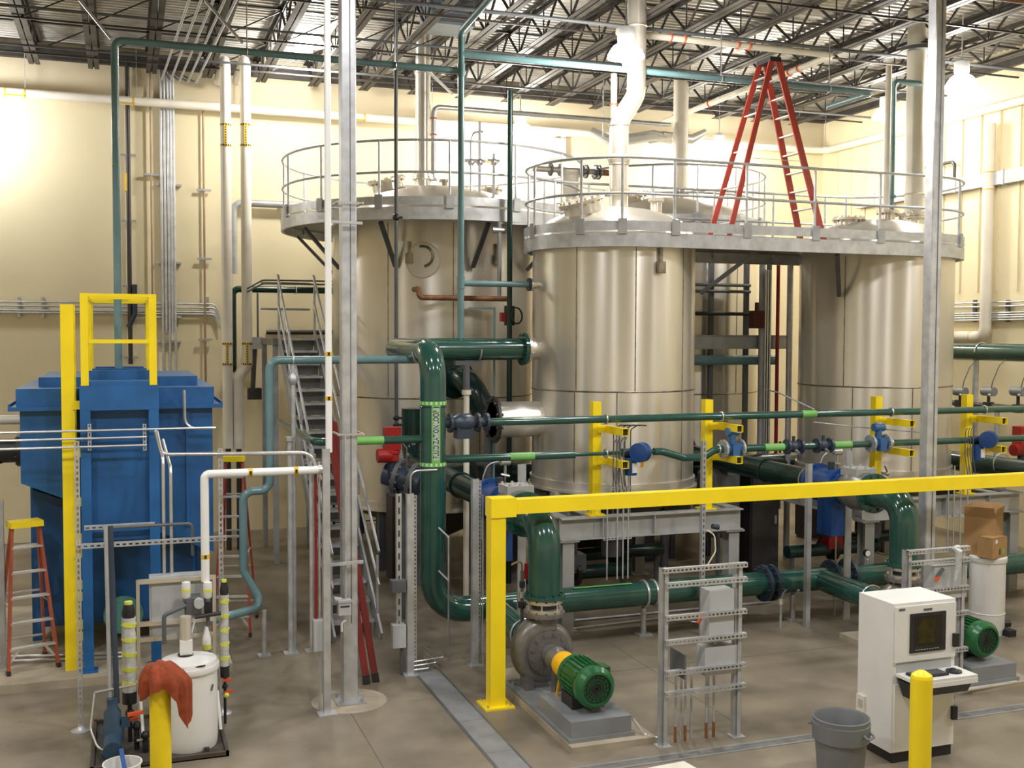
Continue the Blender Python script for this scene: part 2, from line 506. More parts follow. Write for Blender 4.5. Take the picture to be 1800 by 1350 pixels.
high_bay(P(915, 232, Y=21.7), 'glowing high bay lamp low against the back wall')
high_bay(P(1557, 205, Y=18.9), 'glowing high bay lamp between the slim white pipe and the thick stack', 150)
high_bay(P(1690, 150, Y=15.3), 'glowing high bay lamp hanging free beyond the column, above the side wall pipe', 190)

high_bay(P(1264, 268, Y=22.1), 'glowing high bay lamp low at the back wall behind the red stepladder', 190)

# ---- trench cover, drain and the concrete plinths
t = T('trench_cover', 'grey steel cover plates over the floor trench running toward the pumps', 'trench cover', (3.43, 10.4, 0))
y = 12.62
while y > 4:
    G().box(3.29, y - .905, 0, 3.57, y, .008).build('cover_plate', 'trench', t)
    y -= .91
for xx in (3.275, 3.585): G().box(xx - .012, 4, 0, xx + .012, 12.62, .006).build('trench_edge_angle', 'dark_grey', t)
t = T('trench_drain', 'narrow grated floor drain running across in front of the strut frame', 'drain', (8, 9.2, 0))
G().box(3.6, 9.13, 0, 16, 9.16, .006).box(3.6, 9.27, 0, 16, 9.30, .006).build('drain_edge_angle', 'trench', t)
G().box(3.6, 9.16, 0, 16, 9.27, .004).build('drain_grate', 'grating', t)
G().box(4.08, 9.60, 0, 4.99, 12.2, .065).build('concrete_plinth', 'concrete', label='low concrete plinth under the pump with the yellow coupling guard', cat='plinth')
G().box(9.12, 9.75, 0, 10.05, 12.2, .065).build('concrete_plinth', 'concrete', label='low concrete plinth under the pump behind the white cabinet', cat='plinth')
G().box(-5, 13.35, 0, 1.2, 17.2, .10).build('concrete_plinth', 'concrete', label='wide concrete plinth under the blue clarifier tank', cat='plinth')
# ---------------------------------------------------------------- the four stainless tanks and their platforms
T1, T2, RT, YT = 7.22, 12.17, 1.265, 15.46
def arc_pts(cx, cy, R, a0, a1, n): return [V((cx + R * math.cos(a0 + (a1 - a0) * i / n), cy + R * math.sin(a0 + (a1 - a0) * i / n), 0)) for i in range(n + 1)]
def tank(x, y, R, z0, zt, zw, label, nseam, ztop):
    t = T('process_tank', label, 'tank', (x, y, z0))
    G().lathe([(R, z0 + .02), (R, zw)], (x, y, 0), 72).build('lower_shell', 'stainless', t)
    G().lathe([(R, zw), (R, zt)], (x, y, 0), 72).build('upper_shell', 'stainless', t)
    G().ring((x, y, zw), (0, 0, 1), R, .013, 72, 6).build('girth_weld', 'weld', t)
    for a, lo, hi in nseam:
        a = math.radians(a)
        p = V((x + (R + .001) * math.cos(a), y + (R + .001) * math.sin(a), 0))
        G().bar(p + V((0, 0, lo)), p + V((0, 0, hi)), .016, .006, (math.cos(a), math.sin(a), 0)).build('seam_weld', 'weld', t)
    prof = [(R + .004, zt)] + [(R * math.cos(q), zt + .05 + (ztop - zt - .05) * math.sin(q)) for q in [i * PI / 2 / 10 for i in range(10)]] + [(0, ztop)]
    G().lathe(prof, (x, y, 0), 64).build('domed_head', 'stainless', t)
    G().lathe([(R + .012, z0 + .10), (R + .03, z0 + .10), (R + .03, z0 - .02), (R + .06, z0 - .02), (R + .06, z0 - .06), (R - .1, z0 - .06)], (x, y, 0), 64).build('skirt_ring', 'stainless', t)
    G().lathe([(R - .05, z0 - .05), (.25, max(.3, z0 - .9)), (.16, max(.28, z0 - .92)), (.16, max(.12, z0 - 1.2))], (x, y, 0), 40).build('bottom_cone', 'dark_grey', t)
    return t
def nozzle(t, p, axis, r, L, fr=None, m='stainless', n=24, bolts=10, name='nozzle', fm='stainless_bright'):
    p, ax = V(p), V(axis).normalized()
    h = G().cyl(p, p + ax * L, r, n=n).build(name, m, t)
    G().flange(p + ax * (L - .02), ax, fr or r * 1.35, .04, bolts).build(name + '_flange', fm, t)
    return h
A1 = math.degrees
tk1 = tank(T1, YT, RT, 1.82, 5.5, 3.27, 'big stainless tank under the platform, nearest the yellow-guarded pump', ((-140, 3.27, 5.4), (-100, 3.27, 5.4), (-141, 1.9, 3.27), (-112, 1.9, 3.27), (-60, 1.9, 5.4)), 6.08)
tk2 = tank(T2, YT, RT, 1.82, 5.5, 3.27, 'big stainless tank behind the free-standing column, by the side wall', ((-150, 3.27, 5.4), (-82, 3.27, 5.4), (-143, 1.9, 3.27), (-100, 1.9, 3.27)), 6.08)
X3, Y3, R3 = 5.46, 19.6, 1.86
X4, Y4 = 10.27, 19.6
tk3 = tank(X3, Y3, R3, 1.1, 6.05, 3.0, 'larger stainless tank at the back with the ring platform above the stairs', ((-130, 3.0, 6.0), (-95, 3.0, 6.0), (-125, 1.9, 3.0), (-80, 1.9, 3.0)), 6.83)
tk4 = tank(X4, Y4, R3, 1.1, 6.05, 3.0, 'larger stainless tank at the back, seen in the gap between the two front tanks', ((-130, 3.0, 6.0), (-70, 3.0, 6.0)), 6.83)
# heavy legs of the back tanks
for tx, ty, R in ((X3, Y3, R3), (X4, Y4, R3)):
    tt = tk3 if tx == X3 else tk4
    for sx in (-1, 1):
        for sy in (-1, 1):
            G().bar((tx + sx * R * .66, ty + sy * R * .66, 0), (tx + sx * R * .66, ty + sy * R * .66, 1.2), .22, .22).build('tank_leg', 'dark_grey', tt)
# nozzles
nozzle(tk1, (T1 - 1.2, YT, 3.89), (-1, 0, 0), .165, .26, .235)
nozzle(tk1, (T1 - 1.15, YT, P(860, 738, Y=YT).z), (-1, 0, 0), .27, .84, .36, fm='black_pipe')
nozzle(tk1, (T1 - 1.2, YT, 4.86), (-1, 0, 0), .055, .20, .095)
nozzle(tk1, (7.30, YT, 6.0), (0, 0, 1), .15, .32, .20, bolts=12)
nozzle(tk1, (T1 - .62, YT - .35, 5.85), (-.35, -.1, 1), .30, .30, .36, bolts=16, name='manhole')
nozzle(tk1, (7.85, YT - .2, 5.9), (0, 0, 1), .09, .32, .12)
nozzle(tk2, (12.95, YT, 5.85), (0, 0, 1), .165, .32, .23, bolts=12)
nozzle(tk2, (12.15, YT - .3, 5.95), (0, 0, 1), .12, .25, .19)
nozzle(tk2, (12.45, YT - .3, 5.95), (0, 0, 1), .07, .22, .12)
nozzle(tk2, (11.6, YT, 5.95), (0, 0, 1), .22, .14, .28, bolts=14, name='manhole')
nozzle(tk3, (X3 - .2, Y3, 6.78), (0, 0, 1), .15, .22, .20, bolts=12)
nozzle(tk3, (X3 - .9, Y3 - .35, 6.55), (-.25, -.08, 1), .28, .34, .35, bolts=16, name='manhole')
nozzle(tk3, (X3 + .22, Y3, 6.8), (0, 0, 1), .06, .18, .11)
nozzle(tk3, (X3 + .48, Y3, 6.75), (0, 0, 1), .16, .08, .20, fm='black')
nozzle(tk3, (X3 + 1.15, Y3, 6.45), (0, 0, 1), .16, .42, .22)
nozzle(tk4, (X4 + .35, Y4, 6.75), (0, 0, 1), .15, .25, .21, bolts=12)
nozzle(tk4, (X4 - .8, Y4 - .3, 6.55), (-.25, -.08, 1), .28, .30, .35, bolts=16, name='manhole')
# lifting lugs and welded pads of the shells
for tt, tx, ty, R, z, a in ((tk1, T1, YT, RT, 5.05, -83), (tk2, T2, YT, RT, 5.05, -83), (tk3, X3, Y3, R3, 5.35, -118), (tk3, X3, Y3, R3, 5.35, -70)):
    a = math.radians(a)
    n = V((math.cos(a), math.sin(a), 0)); s = V((-n.y, n.x, 0))
    p = V((tx, ty, z)) + n * R
    g = G().bar(p - V((0, 0, .0)) + n * .02, p + V((0, 0, .32)) + n * .02, .05, .06, n)
    g.bar(p + n * .05 - V((0, 0, .05)), p + n * .05 + V((0, 0, .12)), .12, .05, n)
    g.build('lifting_lug', 'weld', tt)
a = math.radians(-111)
n = V((math.cos(a), math.sin(a), 0))
G().lathe([(0, 0), (.30, 0), (.30, .02), (0, .02)], V((X3, Y3, 5.36)) + n * (R3 - .012), 36, n).ring(V((X3, Y3, 5.36)) + n * (R3 + .012), n, .29, .015, 36, 6).build('round_repad', 'stainless', tk3)
G().ring(V((X3, Y3, 5.42)) + n * (R3 + .03), n, .17, .022, 24, 8, -1.4, 1.9, ref=(-n.y, n.x, 0)).build('lifting_lug', 'weld', tk3)

def outline(c1, c2, cy, R, n=24):
    if abs(c1 - c2) < 1e-6: return arc_pts(c1, cy, R, PI / 2, PI / 2 + 2 * PI, n * 2)[:-1]
    return arc_pts(c1, cy, R, PI / 2, 3 * PI / 2, n) + arc_pts(c2, cy, R, -PI / 2, PI / 2, n)
def sweep(poly_out, prof):
    """closed sweep of a section; prof: (offset index into outlines, z)"""
    rings = []
    for i in range(len(poly_out[0])):
        rings.append([V((poly_out[k][i].x, poly_out[k][i].y, z)) for k, z in prof])
    return G().loft(rings, closed=True)
def platform(name, label, c1, c2, cy, R, z, holes, posts, brackets):
    t = T(name, label, 'platform', ((c1 + c2) / 2, cy, z - .2))
    O = [outline(c1, c2, cy, R), outline(c1, c2, cy, R - .05), outline(c1, c2, cy, R - .008)]
    ch = sweep(O, [(0, z - .20), (0, z), (1, z), (1, z - .015), (2, z - .015), (2, z - .185), (1, z - .185), (1, z - .20)])
    ch.build('edge_channel', 'galv', t)
    sweep(O, [(0, z + .035), (0, z + .17), (2, z + .17), (2, z + .035)]).build('toe_board', 'galv', t)
    # grated deck with the tank openings cut out
    bm = __import__('bmesh').new()
    import bmesh
    es = []
    for lp in [[(p.x, p.y) for p in O[1]]] + [[(p.x, p.y) for p in arc_pts(hx, hy, hr, 0, 2 * PI, 48)[:-1]] for hx, hy, hr in holes]:
        vs = [bm.verts.new((q[0], q[1], z - .02)) for q in lp]
        es += [bm.edges.new((vs[i], vs[(i + 1) % len(vs)])) for i in range(len(vs))]
    bmesh.ops.triangle_fill(bm, edges=es, use_beauty=True)
    bmesh.ops.solidify(bm, geom=bm.faces[:], thickness=.03)
    g = G(); bm.verts.index_update()
    g.v = [v.co.copy() for v in bm.verts]; g.f = [tuple(v.index for v in f.verts) for f in bm.faces]
    bm.free()
    g.build('grated_deck', 'grating', t, flat=True)
    for nm, dz in (('top_rail', 1.07), ('mid_rail', .56)):
        pts = [V((p.x, p.y, z + dz)) for p in outline(c1, c2, cy, R - .03)]
        rings = []
        for i, p in enumerate(pts):
            d = (pts[(i + 1) % len(pts)] - pts[i - 1]).normalized(); u = d.cross(V((0, 0, 1)))
            rings.append([p + (u * math.cos(q * PI / 4) + V((0, 0, 1)) * math.sin(q * PI / 4)) * .021 for q in range(8)])
        G().loft(rings, closed=True).build(nm, 'galv', t)
    for p, nrm in posts:
        G().cyl((p.x, p.y, z - .12), (p.x, p.y, z + 1.06), .021, n=10).build('rail_post', 'galv', t)
        q = p + nrm * .04
        G().bar((q.x, q.y, z - .02), (q.x, q.y, z + .20), .13, .03, nrm).build('post_clip', 'galv_dull', t)
    for p0, p1 in brackets:
        G().bar(p0, p1, .07, .05).build('knee_brace', 'dark_grey', t)
    return t
def circ_posts(cx, cy, R, degs): return [(V((cx + (R - .03) * math.cos(math.radians(a)), cy + (R - .03) * math.sin(math.radians(a)), 0)), V((math.cos(math.radians(a)), math.sin(math.radians(a)), 0))) for a in degs]
fy = YT - 1.40
front = [(V((x, fy + .03, 0)), V((0, -1, 0))) for x in (7.55, 8.75, 9.95, 11.15, 12.2)]
back = [(V((x, YT + 1.37, 0)), V((0, 1, 0))) for x in (7.4, 8.6, 9.8, 11.0, 12.1)]
platform('tank_platform', 'long galvanised platform with handrails joining the tops of the two front tanks', T1, T2, YT, 1.40, 5.57, [(T1, YT, RT + .05), (T2, YT, RT + .05)],
         circ_posts(T1, YT, 1.40, (-175, -135, -110, 145, 110)) + front + back + circ_posts(T2, YT, 1.40, (-60, -25, 10, 45, 75)),
         [(V((T1 + 1.75, fy + .1, 5.36)), V((T1 + 1.20, YT - .62, 4.75))), (V((T2 - 1.75, fy + .1, 5.36)), V((T2 - 1.20, YT - .62, 4.75)))])
for X, Y, RR, lab in ((X3, Y3, 2.78, 'round galvanised ring platform with handrails around the top of the tank above the stairs'), (X4, Y4, 2.0, 'round ring platform with handrails around the back tank between the front tanks')):
    br = []
    for a in range(-170, 190, 40) if RR > 2.3 else ():
        a = math.radians(a + 5)
        u = V((math.cos(a), math.sin(a), 0))
        c = V((X, Y, 0))
        br.append((c + u * (RR - .2) + V((0, 0, 5.93)), c + u * (R3 + .06) + V((0, 0, 5.25))))
    platform('ring_platform', lab, X, X, Y, RR, 6.15, [(X, Y, R3 + .05)], circ_posts(X, Y, RR, range(-172, 188, 24)), br)

# cross beam and decking edge seen in the gap between the front tanks
t = T('walkway_beam', 'grey steel beam crossing the dark gap between the tanks', 'beam', (9.7, 17.3, 4.0))
a, b = P(1224, 596, Y=17.3), P(1405, 604, Y=17.3)
z = 3.98
G().bar((8.3, 17.3, z + .12), (11.7, 17.3, z + .12), .10, .012).bar((8.3, 17.3, z - .12), (11.7, 17.3, z - .12), .10, .012).build('beam_flange', 'galv_dull', t)
G().bar((8.3, 17.3, z), (11.7, 17.3, z), .01, .24).build('beam_web', 'galv_dull', t)

# ---------------------------------------------------------------- stacks and pipes rising from the tank tops
ZR = 9.70
def stack(label, pts, r, m, flg=(), seams=()):
    t = T('exhaust_stack', label, 'stack', pts[0])
    G().tube(pts, r, 28, r * 2.2).build('stack_duct', m, t)
    for z, x, y in flg: G().flange((x, y, z), (0, 0, 1), r * 1.35, .045, 12, 28).build('flange', 'stainless_bright', t)
    for z, x, y in seams: G().ring((x, y, z), (0, 0, 1), r + .004, .012, 28, 6).build('duct_band', 'stainless_bright', t)
    return t
s1 = P(1087, 330, Y=YT)
s1b = P(1119, 100, Y=YT)
stack('bright stainless exhaust stack with an offset elbow rising from the front tank beside the lamp', [(7.30, YT, 6.36), (7.30, YT, 7.42), (s1b.x, YT, 7.85), (s1b.x, YT, ZR)], .148, 'stainless_bright', [(6.34, 7.30, YT)], [(6.75, 7.30, YT), (7.35, 7.30, YT), (7.95, s1b.x, YT), (8.9, s1b.x, YT)])
G().lathe([(.15, 0), (.185, .08), (.185, .12), (.15, .16)], (7.30, YT, 6.75), 28).build('duct_collar', 'stainless_bright', bpy.data.objects['exhaust_stack'])
s2 = P(1608, 300, Y=YT)
stack('thick cream exhaust stack rising from the tank behind the free-standing column', [(s2.x, YT, 6.2), (s2.x, YT, ZR)], .165, 'cream', [(6.2, s2.x, YT)], [(6.55, s2.x, YT), (8.4, s2.x, YT)])
G().cyl((s2.x, YT, 9.0), (s2.x, YT, 9.06), .28, n=28).build('roof_flashing', 'dark_grey', bpy.data.objects['exhaust_stack.001'])
stack('dull grey exhaust stack rising from the back tank behind the teal riser', [(X3 - .2, Y3, 7.0), (X3 - .2, Y3, ZR)], .14, 'stainless', [(7.03, X3 - .2, Y3)], [(8.9, X3 - .2, Y3)])
stack('pale exhaust stack far back, seen beside the red stepladder', [(X4 + .35, Y4, 7.0), (X4 + .35, Y4, ZR)], .15, 'cream', [(7.02, X4 + .35, Y4)])
a = P(1542, 115, Y=YT)
pipe('vent_pipe', 'slim white vertical pipe beside the teal pipe over the column-side tank', [(a.x, YT - .3, 6.15), (a.x, YT - .3, 8.62)], .052, 'cream', flanges=[((a.x, YT - .3, 6.2), (0, 0, 1))], fm='stainless_bright')
pts = [P(1575, 372, Y=YT - .2), P(1571, 142, Y=YT - .2), P(1617, 147, Y=YT - .2)]
pts[0].x = pts[1].x; pts[2].z = pts[1].z
pipe('vent_pipe', 'teal pipe rising between the slim white pipe and the thick stack', pts, .045, 'teal', n=12, flanges=[(pts[0] + V((0, 0, .25)), (0, 0, 1))])
a = P(762, 320, Y=Y3); b = P(762, 188, Y=Y3); c = P(1050, 207, Y=Y3)
pipe('vent_pipe', 'grey pipe rising from the back tank and turning along the wall at the ceiling', [(a.x, Y3, 6.95), (a.x, Y3, b.z), (c.x + 1.6, Y3, b.z)], .05, 'zinc', bands=[((a.x, Y3, 7.8), (0, 0, 1)), ((a.x, Y3, 8.1), (0, 0, 1))], bm='orange', flanges=[((a.x, Y3, 6.98), (0, 0, 1))])
pipe('vent_pipe', 'slim grey pipe standing beside the bright exhaust stack', [P(1079, 335, Y=YT + .5), P(1079, 130, Y=YT + .5)], .05, 'cream', bands=[(P(1079, 184, Y=YT + .5), (0, 0, 1))], bm='orange')
a = P(1140, 62, Y=16.0); b = P(1465, 100, Y=16.0)
c = P(1210, 195, Y=20)
pipe('heating_pipe', 'long pale pipe with orange bands under the joists, elbowing back over the red stepladder', [(7.5, 16.0, a.z), (b.x, 16.0, a.z), (b.x, 22.5, a.z)], .055, 'cream', bands=[(V((P(px, 80, Y=16.0).x, 16.0, a.z)), (1, 0, 0)) for px in (1178, 1202, 1296, 1316)] + [(V((b.x, y, a.z)), (0, 1, 0)) for y in (17.0, 17.3, 20.2)], bm='orange')
# lantern-like emergency light and other bits over the back tank
a = P(980, 262, Y=YW - .12)
t = T('emergency_light', 'grey two-headed emergency light box high on the back wall', 'lamp', (a.x, YW, a.z - .3))
G().box(a.x - .19, YW - .16, a.z - .22, a.x + .19, YW - .02, a.z + .24).build('light_housing', 'grey_box', t)
for s in (-.12, .10):
    G().lathe([(.0, .02), (.075, 0), (.085, .02), (.06, .11), (.02, .14)], (a.x + s, YW - .26, a.z + .32), 16, (0, 1, 0)).build('lamp_head', 'grey_box', t)
    G().cyl((a.x + s, YW - .12, a.z + .24), (a.x + s, YW - .16, a.z + .32), .015, n=8).build('lamp_stem', 'grey_box', t)
# ---------------------------------------------------------------- green process piping, pumps and valves in the middle
YH, ZH, RH = 13.2, .57, .165
XLOOP = P(761, 860, Y=YH).x
ZT = 3.88
# loop riser: header run, riser, top elbow back, run to the tank nozzle
t = T('process_pipe', 'thick dark green loop pipe standing upright with a bright green lettered band', 'pipe', (XLOOP, YH, ZH))
G().tube([(4.9, YH, ZH), (XLOOP, YH, ZH), (XLOOP, YH, 1.6)], RH, 24, .42).build('bottom_elbow', 'green', t)
G().tube([(XLOOP, YH, 1.6), (XLOOP, YH, 3.2)], RH, 24).build('riser', 'green', t)
G().tube([(XLOOP, YH, 3.2), (XLOOP, YH, ZT), (XLOOP, 14.2, ZT)], RH, 24, .46).build('top_elbow', 'green', t)
G().tube([(XLOOP, 14.2, ZT), (XLOOP, YT, ZT), (5.72, YT, ZT)], RH, 24, .40).build('nozzle_run', 'green', t)
G().flange((5.72, YT, ZT), (1, 0, 0), .25, .05, 12).build('flange', 'green', t)
for p, ax in (((XLOOP, 13.55, ZT), (0, 1, 0)), ((5.0, YT, ZT), (1, 0, 0))):
    G().ring(p, ax, RH + .012, .014, 22, 6, 0, PI, ref=_frame(V(ax))[0]).build('pipe_clamp', 'zinc', t)
G().ring((XLOOP, YH, 3.19), (0, 0, 1), RH, .008, 24, 6).build('girth_weld', 'green_dark', t)
# lettered band: sleeve rings with dashes and an upright strip reading up the pipe
za, zb = P(761, 815, Y=YH).z, P(761, 708, Y=YH).z
az = math.atan2(-P(768, 760, Y=YH).y, XLOOP - P(768, 760, Y=YH).x) if False else math.radians(-88)
def on_cyl(g, x0, y0, r):
    h = G()
    for p in g.v:
        a = math.radians(-101) + p.x / r
        h.v.append(V((x0 + r * math.cos(a), y0 + r * math.sin(a), p.y)))
    h.f = g.f
    return h
def patch(x0, x1, z0, z1, n=8):
    g = G()
    for i in range(n + 1): g.v += [V((x0 + (x1 - x0) * i / n, z0, 0)), V((x0 + (x1 - x0) * i / n, z1, 0))]
    g.f = [(2 * i, 2 * i + 2, 2 * i + 3, 2 * i + 1) for i in range(n)]
    return g
for zc in (za, zb):
    s = on_cyl(patch(-.26, .26, zc - .025, zc + .025, 16), XLOOP, YH, RH + .004).build('label_band', 'label_green', t)
    g = G()
    for k in range(8):
        q = on_cyl(patch(-.23 + k * .062, -.205 + k * .062, zc - .018, zc + .018, 1), XLOOP, YH, RH + .006)
        n = len(g.v); g.v += q.v; g.f += [tuple(n + i for i in f) for f in q.f]
    g.build('band_dash_marking', 'label_pale', s)
on_cyl(patch(-.03, .085, za, zb, 6), XLOOP, YH, RH + .003).build('label_strip', 'label_green', t)
on_cyl(patch(-.01, .07, za + .06, zb - .06, 6), XLOOP, YH, RH + .0045).build('label_face', 'label_grey', t)
g = text_mesh('FLUIDIZATION LOOP', .075, .0012)
xs = [p.x for p in g.v]
k = (zb - za - .17) / (max(xs) - min(xs))
mid = (max(xs) + min(xs)) / 2
for p in g.v:
    p.x, p.y = -p.y * 1.35 + .03, (p.x - mid) * k + (za + zb) / 2
on_cyl(g, XLOOP, YH, RH + .0065).build('lettering', 'green_dark', t, flat=True)
# small tubing arc on the riser below the label
p0 = P(768, 826, Y=YH - .2)
pipe('conduit', 'bent bright conduit running from the loop pipe down into a grey junction box', [(XLOOP, YH - .19, p0.z), (P(722, 826, Y=YH - .2).x, YH - .19, p0.z), (P(722, 826, Y=YH - .2).x, YH - .19, p0.z - .42)], .013, 'zinc', .10, 8)
for py in (928, 1004):
    a = P(768, py, Y=YH - .17); b = P(788, py + 15, Y=YH - .3)
    pipe('sample_tube', 'small copper sample tap on the loop pipe, %s one' % ('upper' if py < 950 else 'lower'), [(XLOOP + .03, YH - .16, a.z), (XLOOP + .12, YH - .30, a.z - .1), (XLOOP + .12, YH - .30, .0)], .012, 'galv', .03, 8)

# header along the floor
def saddle(x, y, z, r, nm='pipe_saddle'):
    t = T('pipe_stand', 'short galvanised stand under the green header pipe at %s' % nm, 'pipe stand', (x, y, 0), 'pipe stands')
    G().cyl((x, y, .0), (x, y, z - r - .03), .04, n=12).build('stand_post', 'galv', t)
    G().cbox((x, y, 0), .2, .2, .02).build('stand_base', 'galv_dull', t)
    G().ring((x, y, z), (1, 0, 0), r + .01, .02, 14, 6, -PI * .3, PI * .3, ref=(0, 0, -1)).build('saddle', 'galv', t)
t = T('process_pipe', 'dark green header pipe lying low along the floor behind the strut frame', 'pipe', (4.9, YH, ZH))
G().tube([(4.9, YH, ZH), (8.6, YH, ZH)], RH, 24).build('pipe_run', 'green', t)
G().tube([(8.6, YH, ZH), (12.2, YH, ZH - .03)], RH, 24).build('pipe_run', 'green', t)
G().tube([(12.2, YH, ZH - .03), (15.4, YH, ZH - .03)], RH, 24).build('pipe_run', 'green', t)
for x in (6.66, 6.80): G().ring((x, YH, ZH), (1, 0, 0), RH + .008, .02, 24, 8).build('coupling_band', 'zinc', t)
for x in (8.55, 8.68, 9.7, 10.0): G().flange((x, YH, ZH), (1, 0, 0), .26, .05, 12).build('flange', 'steel_blue', t)
G().bar((5.6, YH - .05, ZH + RH + .001), (6.45, YH - .05, ZH + RH + .001), .05, .006).build('label_strip', 'label_green', t)
saddle(6.66, YH, ZH, RH, 'its clamp band')
saddle(9.05, YH, ZH, RH, 'the valve beside the tall strut post')
saddle(11.4, YH, ZH, RH, 'the cardboard boxes')
saddle(4.35, YH, ZH, RH, 'the loop pipe elbow')

# pumps: volute, bearing frame, guard, motor on a stepped base
def pump(X, label, dz=0.0, dy=0.0):
    t = T('pump', label, 'pump', (X, 10.4 + dy, .12))
    zc = .535
    y = lambda v: v + dy
    G().box(X - .36, y(9.70), .065, X + .36, y(11.65), .105).build('base_plate', 'grey_base', t)
    g = G().box(X - .33, y(9.72), .105, X + .33, y(10.62), .27)
    g.build('motor_base', 'grey_base', t)
    for sx in (-.30, .30):
        for yy in (9.80, 11.5): G().cyl((X + sx, y(yy), .10), (X + sx, y(yy), .14), .018, n=6).build('anchor_bolt', 'galv', t)
    # motor
    G().cyl((X, y(9.98), zc), (X, y(10.37), zc), .185, n=28).build('motor_body', 'motor', t)
    g = G()
    for k in range(26):
        a = 2 * PI * k / 26
        d = V((math.cos(a), 0, math.sin(a)))
        g.bar(V((X, y(10.0), zc)) + d * .195, V((X, y(10.35), zc)) + d * .195, .010, .032, d)
    g.build('cooling_fin_rib', 'motor', t)
    G().lathe([(.205, 0), (.215, -.03), (.215, -.10), (.175, -.15), (.15, -.155), (.15, -.13), (.02, -.13)], (X, y(9.98), zc), 32, (0, 1, 0)).build('fan_cover', 'motor', t)
    g = G()
    for r in (.05, .08, .11, .14): g.ring((X, y(9.845), zc), (0, 1, 0), r, .004, 24, 5)
    for k in range(8):
        a = PI * k / 8
        d = V((math.cos(a), 0, math.sin(a))) * .145
        g.bar(V((X, y(9.845), zc)) - d, V((X, y(9.845), zc)) + d, .006, .006)
    g.build('fan_grille', 'black', t)
    G().lathe([(.19, 0), (.20, .02), (.20, .06), (.08, .09)], (X, y(10.35), zc), 28, (0, 1, 0)).build('motor_end_bell', 'motor', t)
    G().box(X + .16, y(10.08), zc + .0, X + .26, y(10.26), zc + .13).build('terminal_box', 'motor', t)
    for sx in (-1, 1):
        G().box(X + sx * .14 - .04, y(10.05), .27, X + sx * .14 + .04, y(10.34), .40).build('motor_foot', 'black', t)
    # coupling guard
    G().lathe([(.135, 0), (.14, .02), (.14, .26), (.135, .28)], (X, y(10.46), zc), 28, (0, 1, 0)).build('coupling_guard', 'guard_yellow', t)
    G().bar((X - .12, y(10.52), zc - .04), (X - .16, y(10.52), .27), .022, .015).build('guard_strap', 'guard_yellow', t)
    # bearing frame
    G().lathe([(.07, 0), (.095, .02), (.10, .10), (.13, .14), (.13, .2), (.10, .24), (.11, .36), (.24, .42)], (X, y(10.78), zc), 28, (0, 1, 0)).build('bearing_frame', 'pump_grey', t)
    G().bar((X, y(10.9), .10), (X, y(10.9), zc - .08), .10, .10).build('bearing_foot', 'pump_grey', t)
    G().flange((X, y(11.15), zc), (0, 1, 0), .25, .05, 12, 28).build('back_plate', 'pump_grey', t)
    # volute: a spiral casing lofted round the axis
    rings = []
    for k in range(29):
        a = PI / 2 - 2 * PI * k / 28 * .98
        R, r = .235 + .045 * k / 28, .09 + .06 * k / 28
        o = V((math.cos(a), 0, math.sin(a)))
        rings.append([V((X, y(11.30), zc)) + o * (R + r * math.cos(2 * PI * j / 12)) + V((0, 1, 0)) * (r * .95 * math.sin(2 * PI * j / 12)) for j in range(12)])
    G().loft(rings).build('volute_casing', 'pump_grey', t)
    G().cyl((X, y(11.20), zc), (X, y(11.42), zc), .22, n=28).build('volute_hub', 'pump_grey', t)
    G().tube([(X + .0, y(11.30), zc + .25), (X + .0, y(11.30), .97)], [.15, .14], 20).build('discharge_neck', 'pump_grey', t)
    G().flange((X, y(11.30), .955), (0, 0, 1), .235, .045, 12, 28).build('discharge_flange', 'pump_grey', t)
    for sx in (-1, 1): G().box(X + sx * .2 - .05, y(11.22), .10, X + sx * .2 + .05, y(11.40), .42).build('volute_foot', 'pump_grey', t)
    G().tube([(X, y(11.42), zc), (X, y(11.60), zc)], [.16, .16], 24).build('suction_neck', 'pump_grey', t)
    G().flange((X, y(11.60), zc), (0, 1, 0), .24, .045, 12, 28).build('suction_flange', 'green', t)
    return t
XP1 = 4.45
XP2 = 9.50
pump(XP1, 'grey centrifugal pump with green motor and yellow coupling guard beside the yellow post')
pump(XP2, 'grey centrifugal pump with green motor half hidden by the white cabinet', dy=.10)
# suction spools tee off the header
for X, dy, lab in ((XP1, 0, 'short green suction pipe joining the header to the pump beside the yellow post'), (XP2, .1, 'short green suction pipe joining the header to the pump by the white cabinet')):
    t = T('process_pipe', lab, 'pipe', (X, 12.3, .6))
    G().tube([(X, YH - RH + .01, .565), (X, 11.65 + dy, .54)], [.165, .165], 24).build('pipe_run', 'green', t)
    G().ring((X, 11.92 + dy, .545), (0, 1, 0), .178, .014, 22, 6, -PI * .6, PI * .6, ref=(0, 0, 1)).build('pipe_clamp', 'zinc', t)
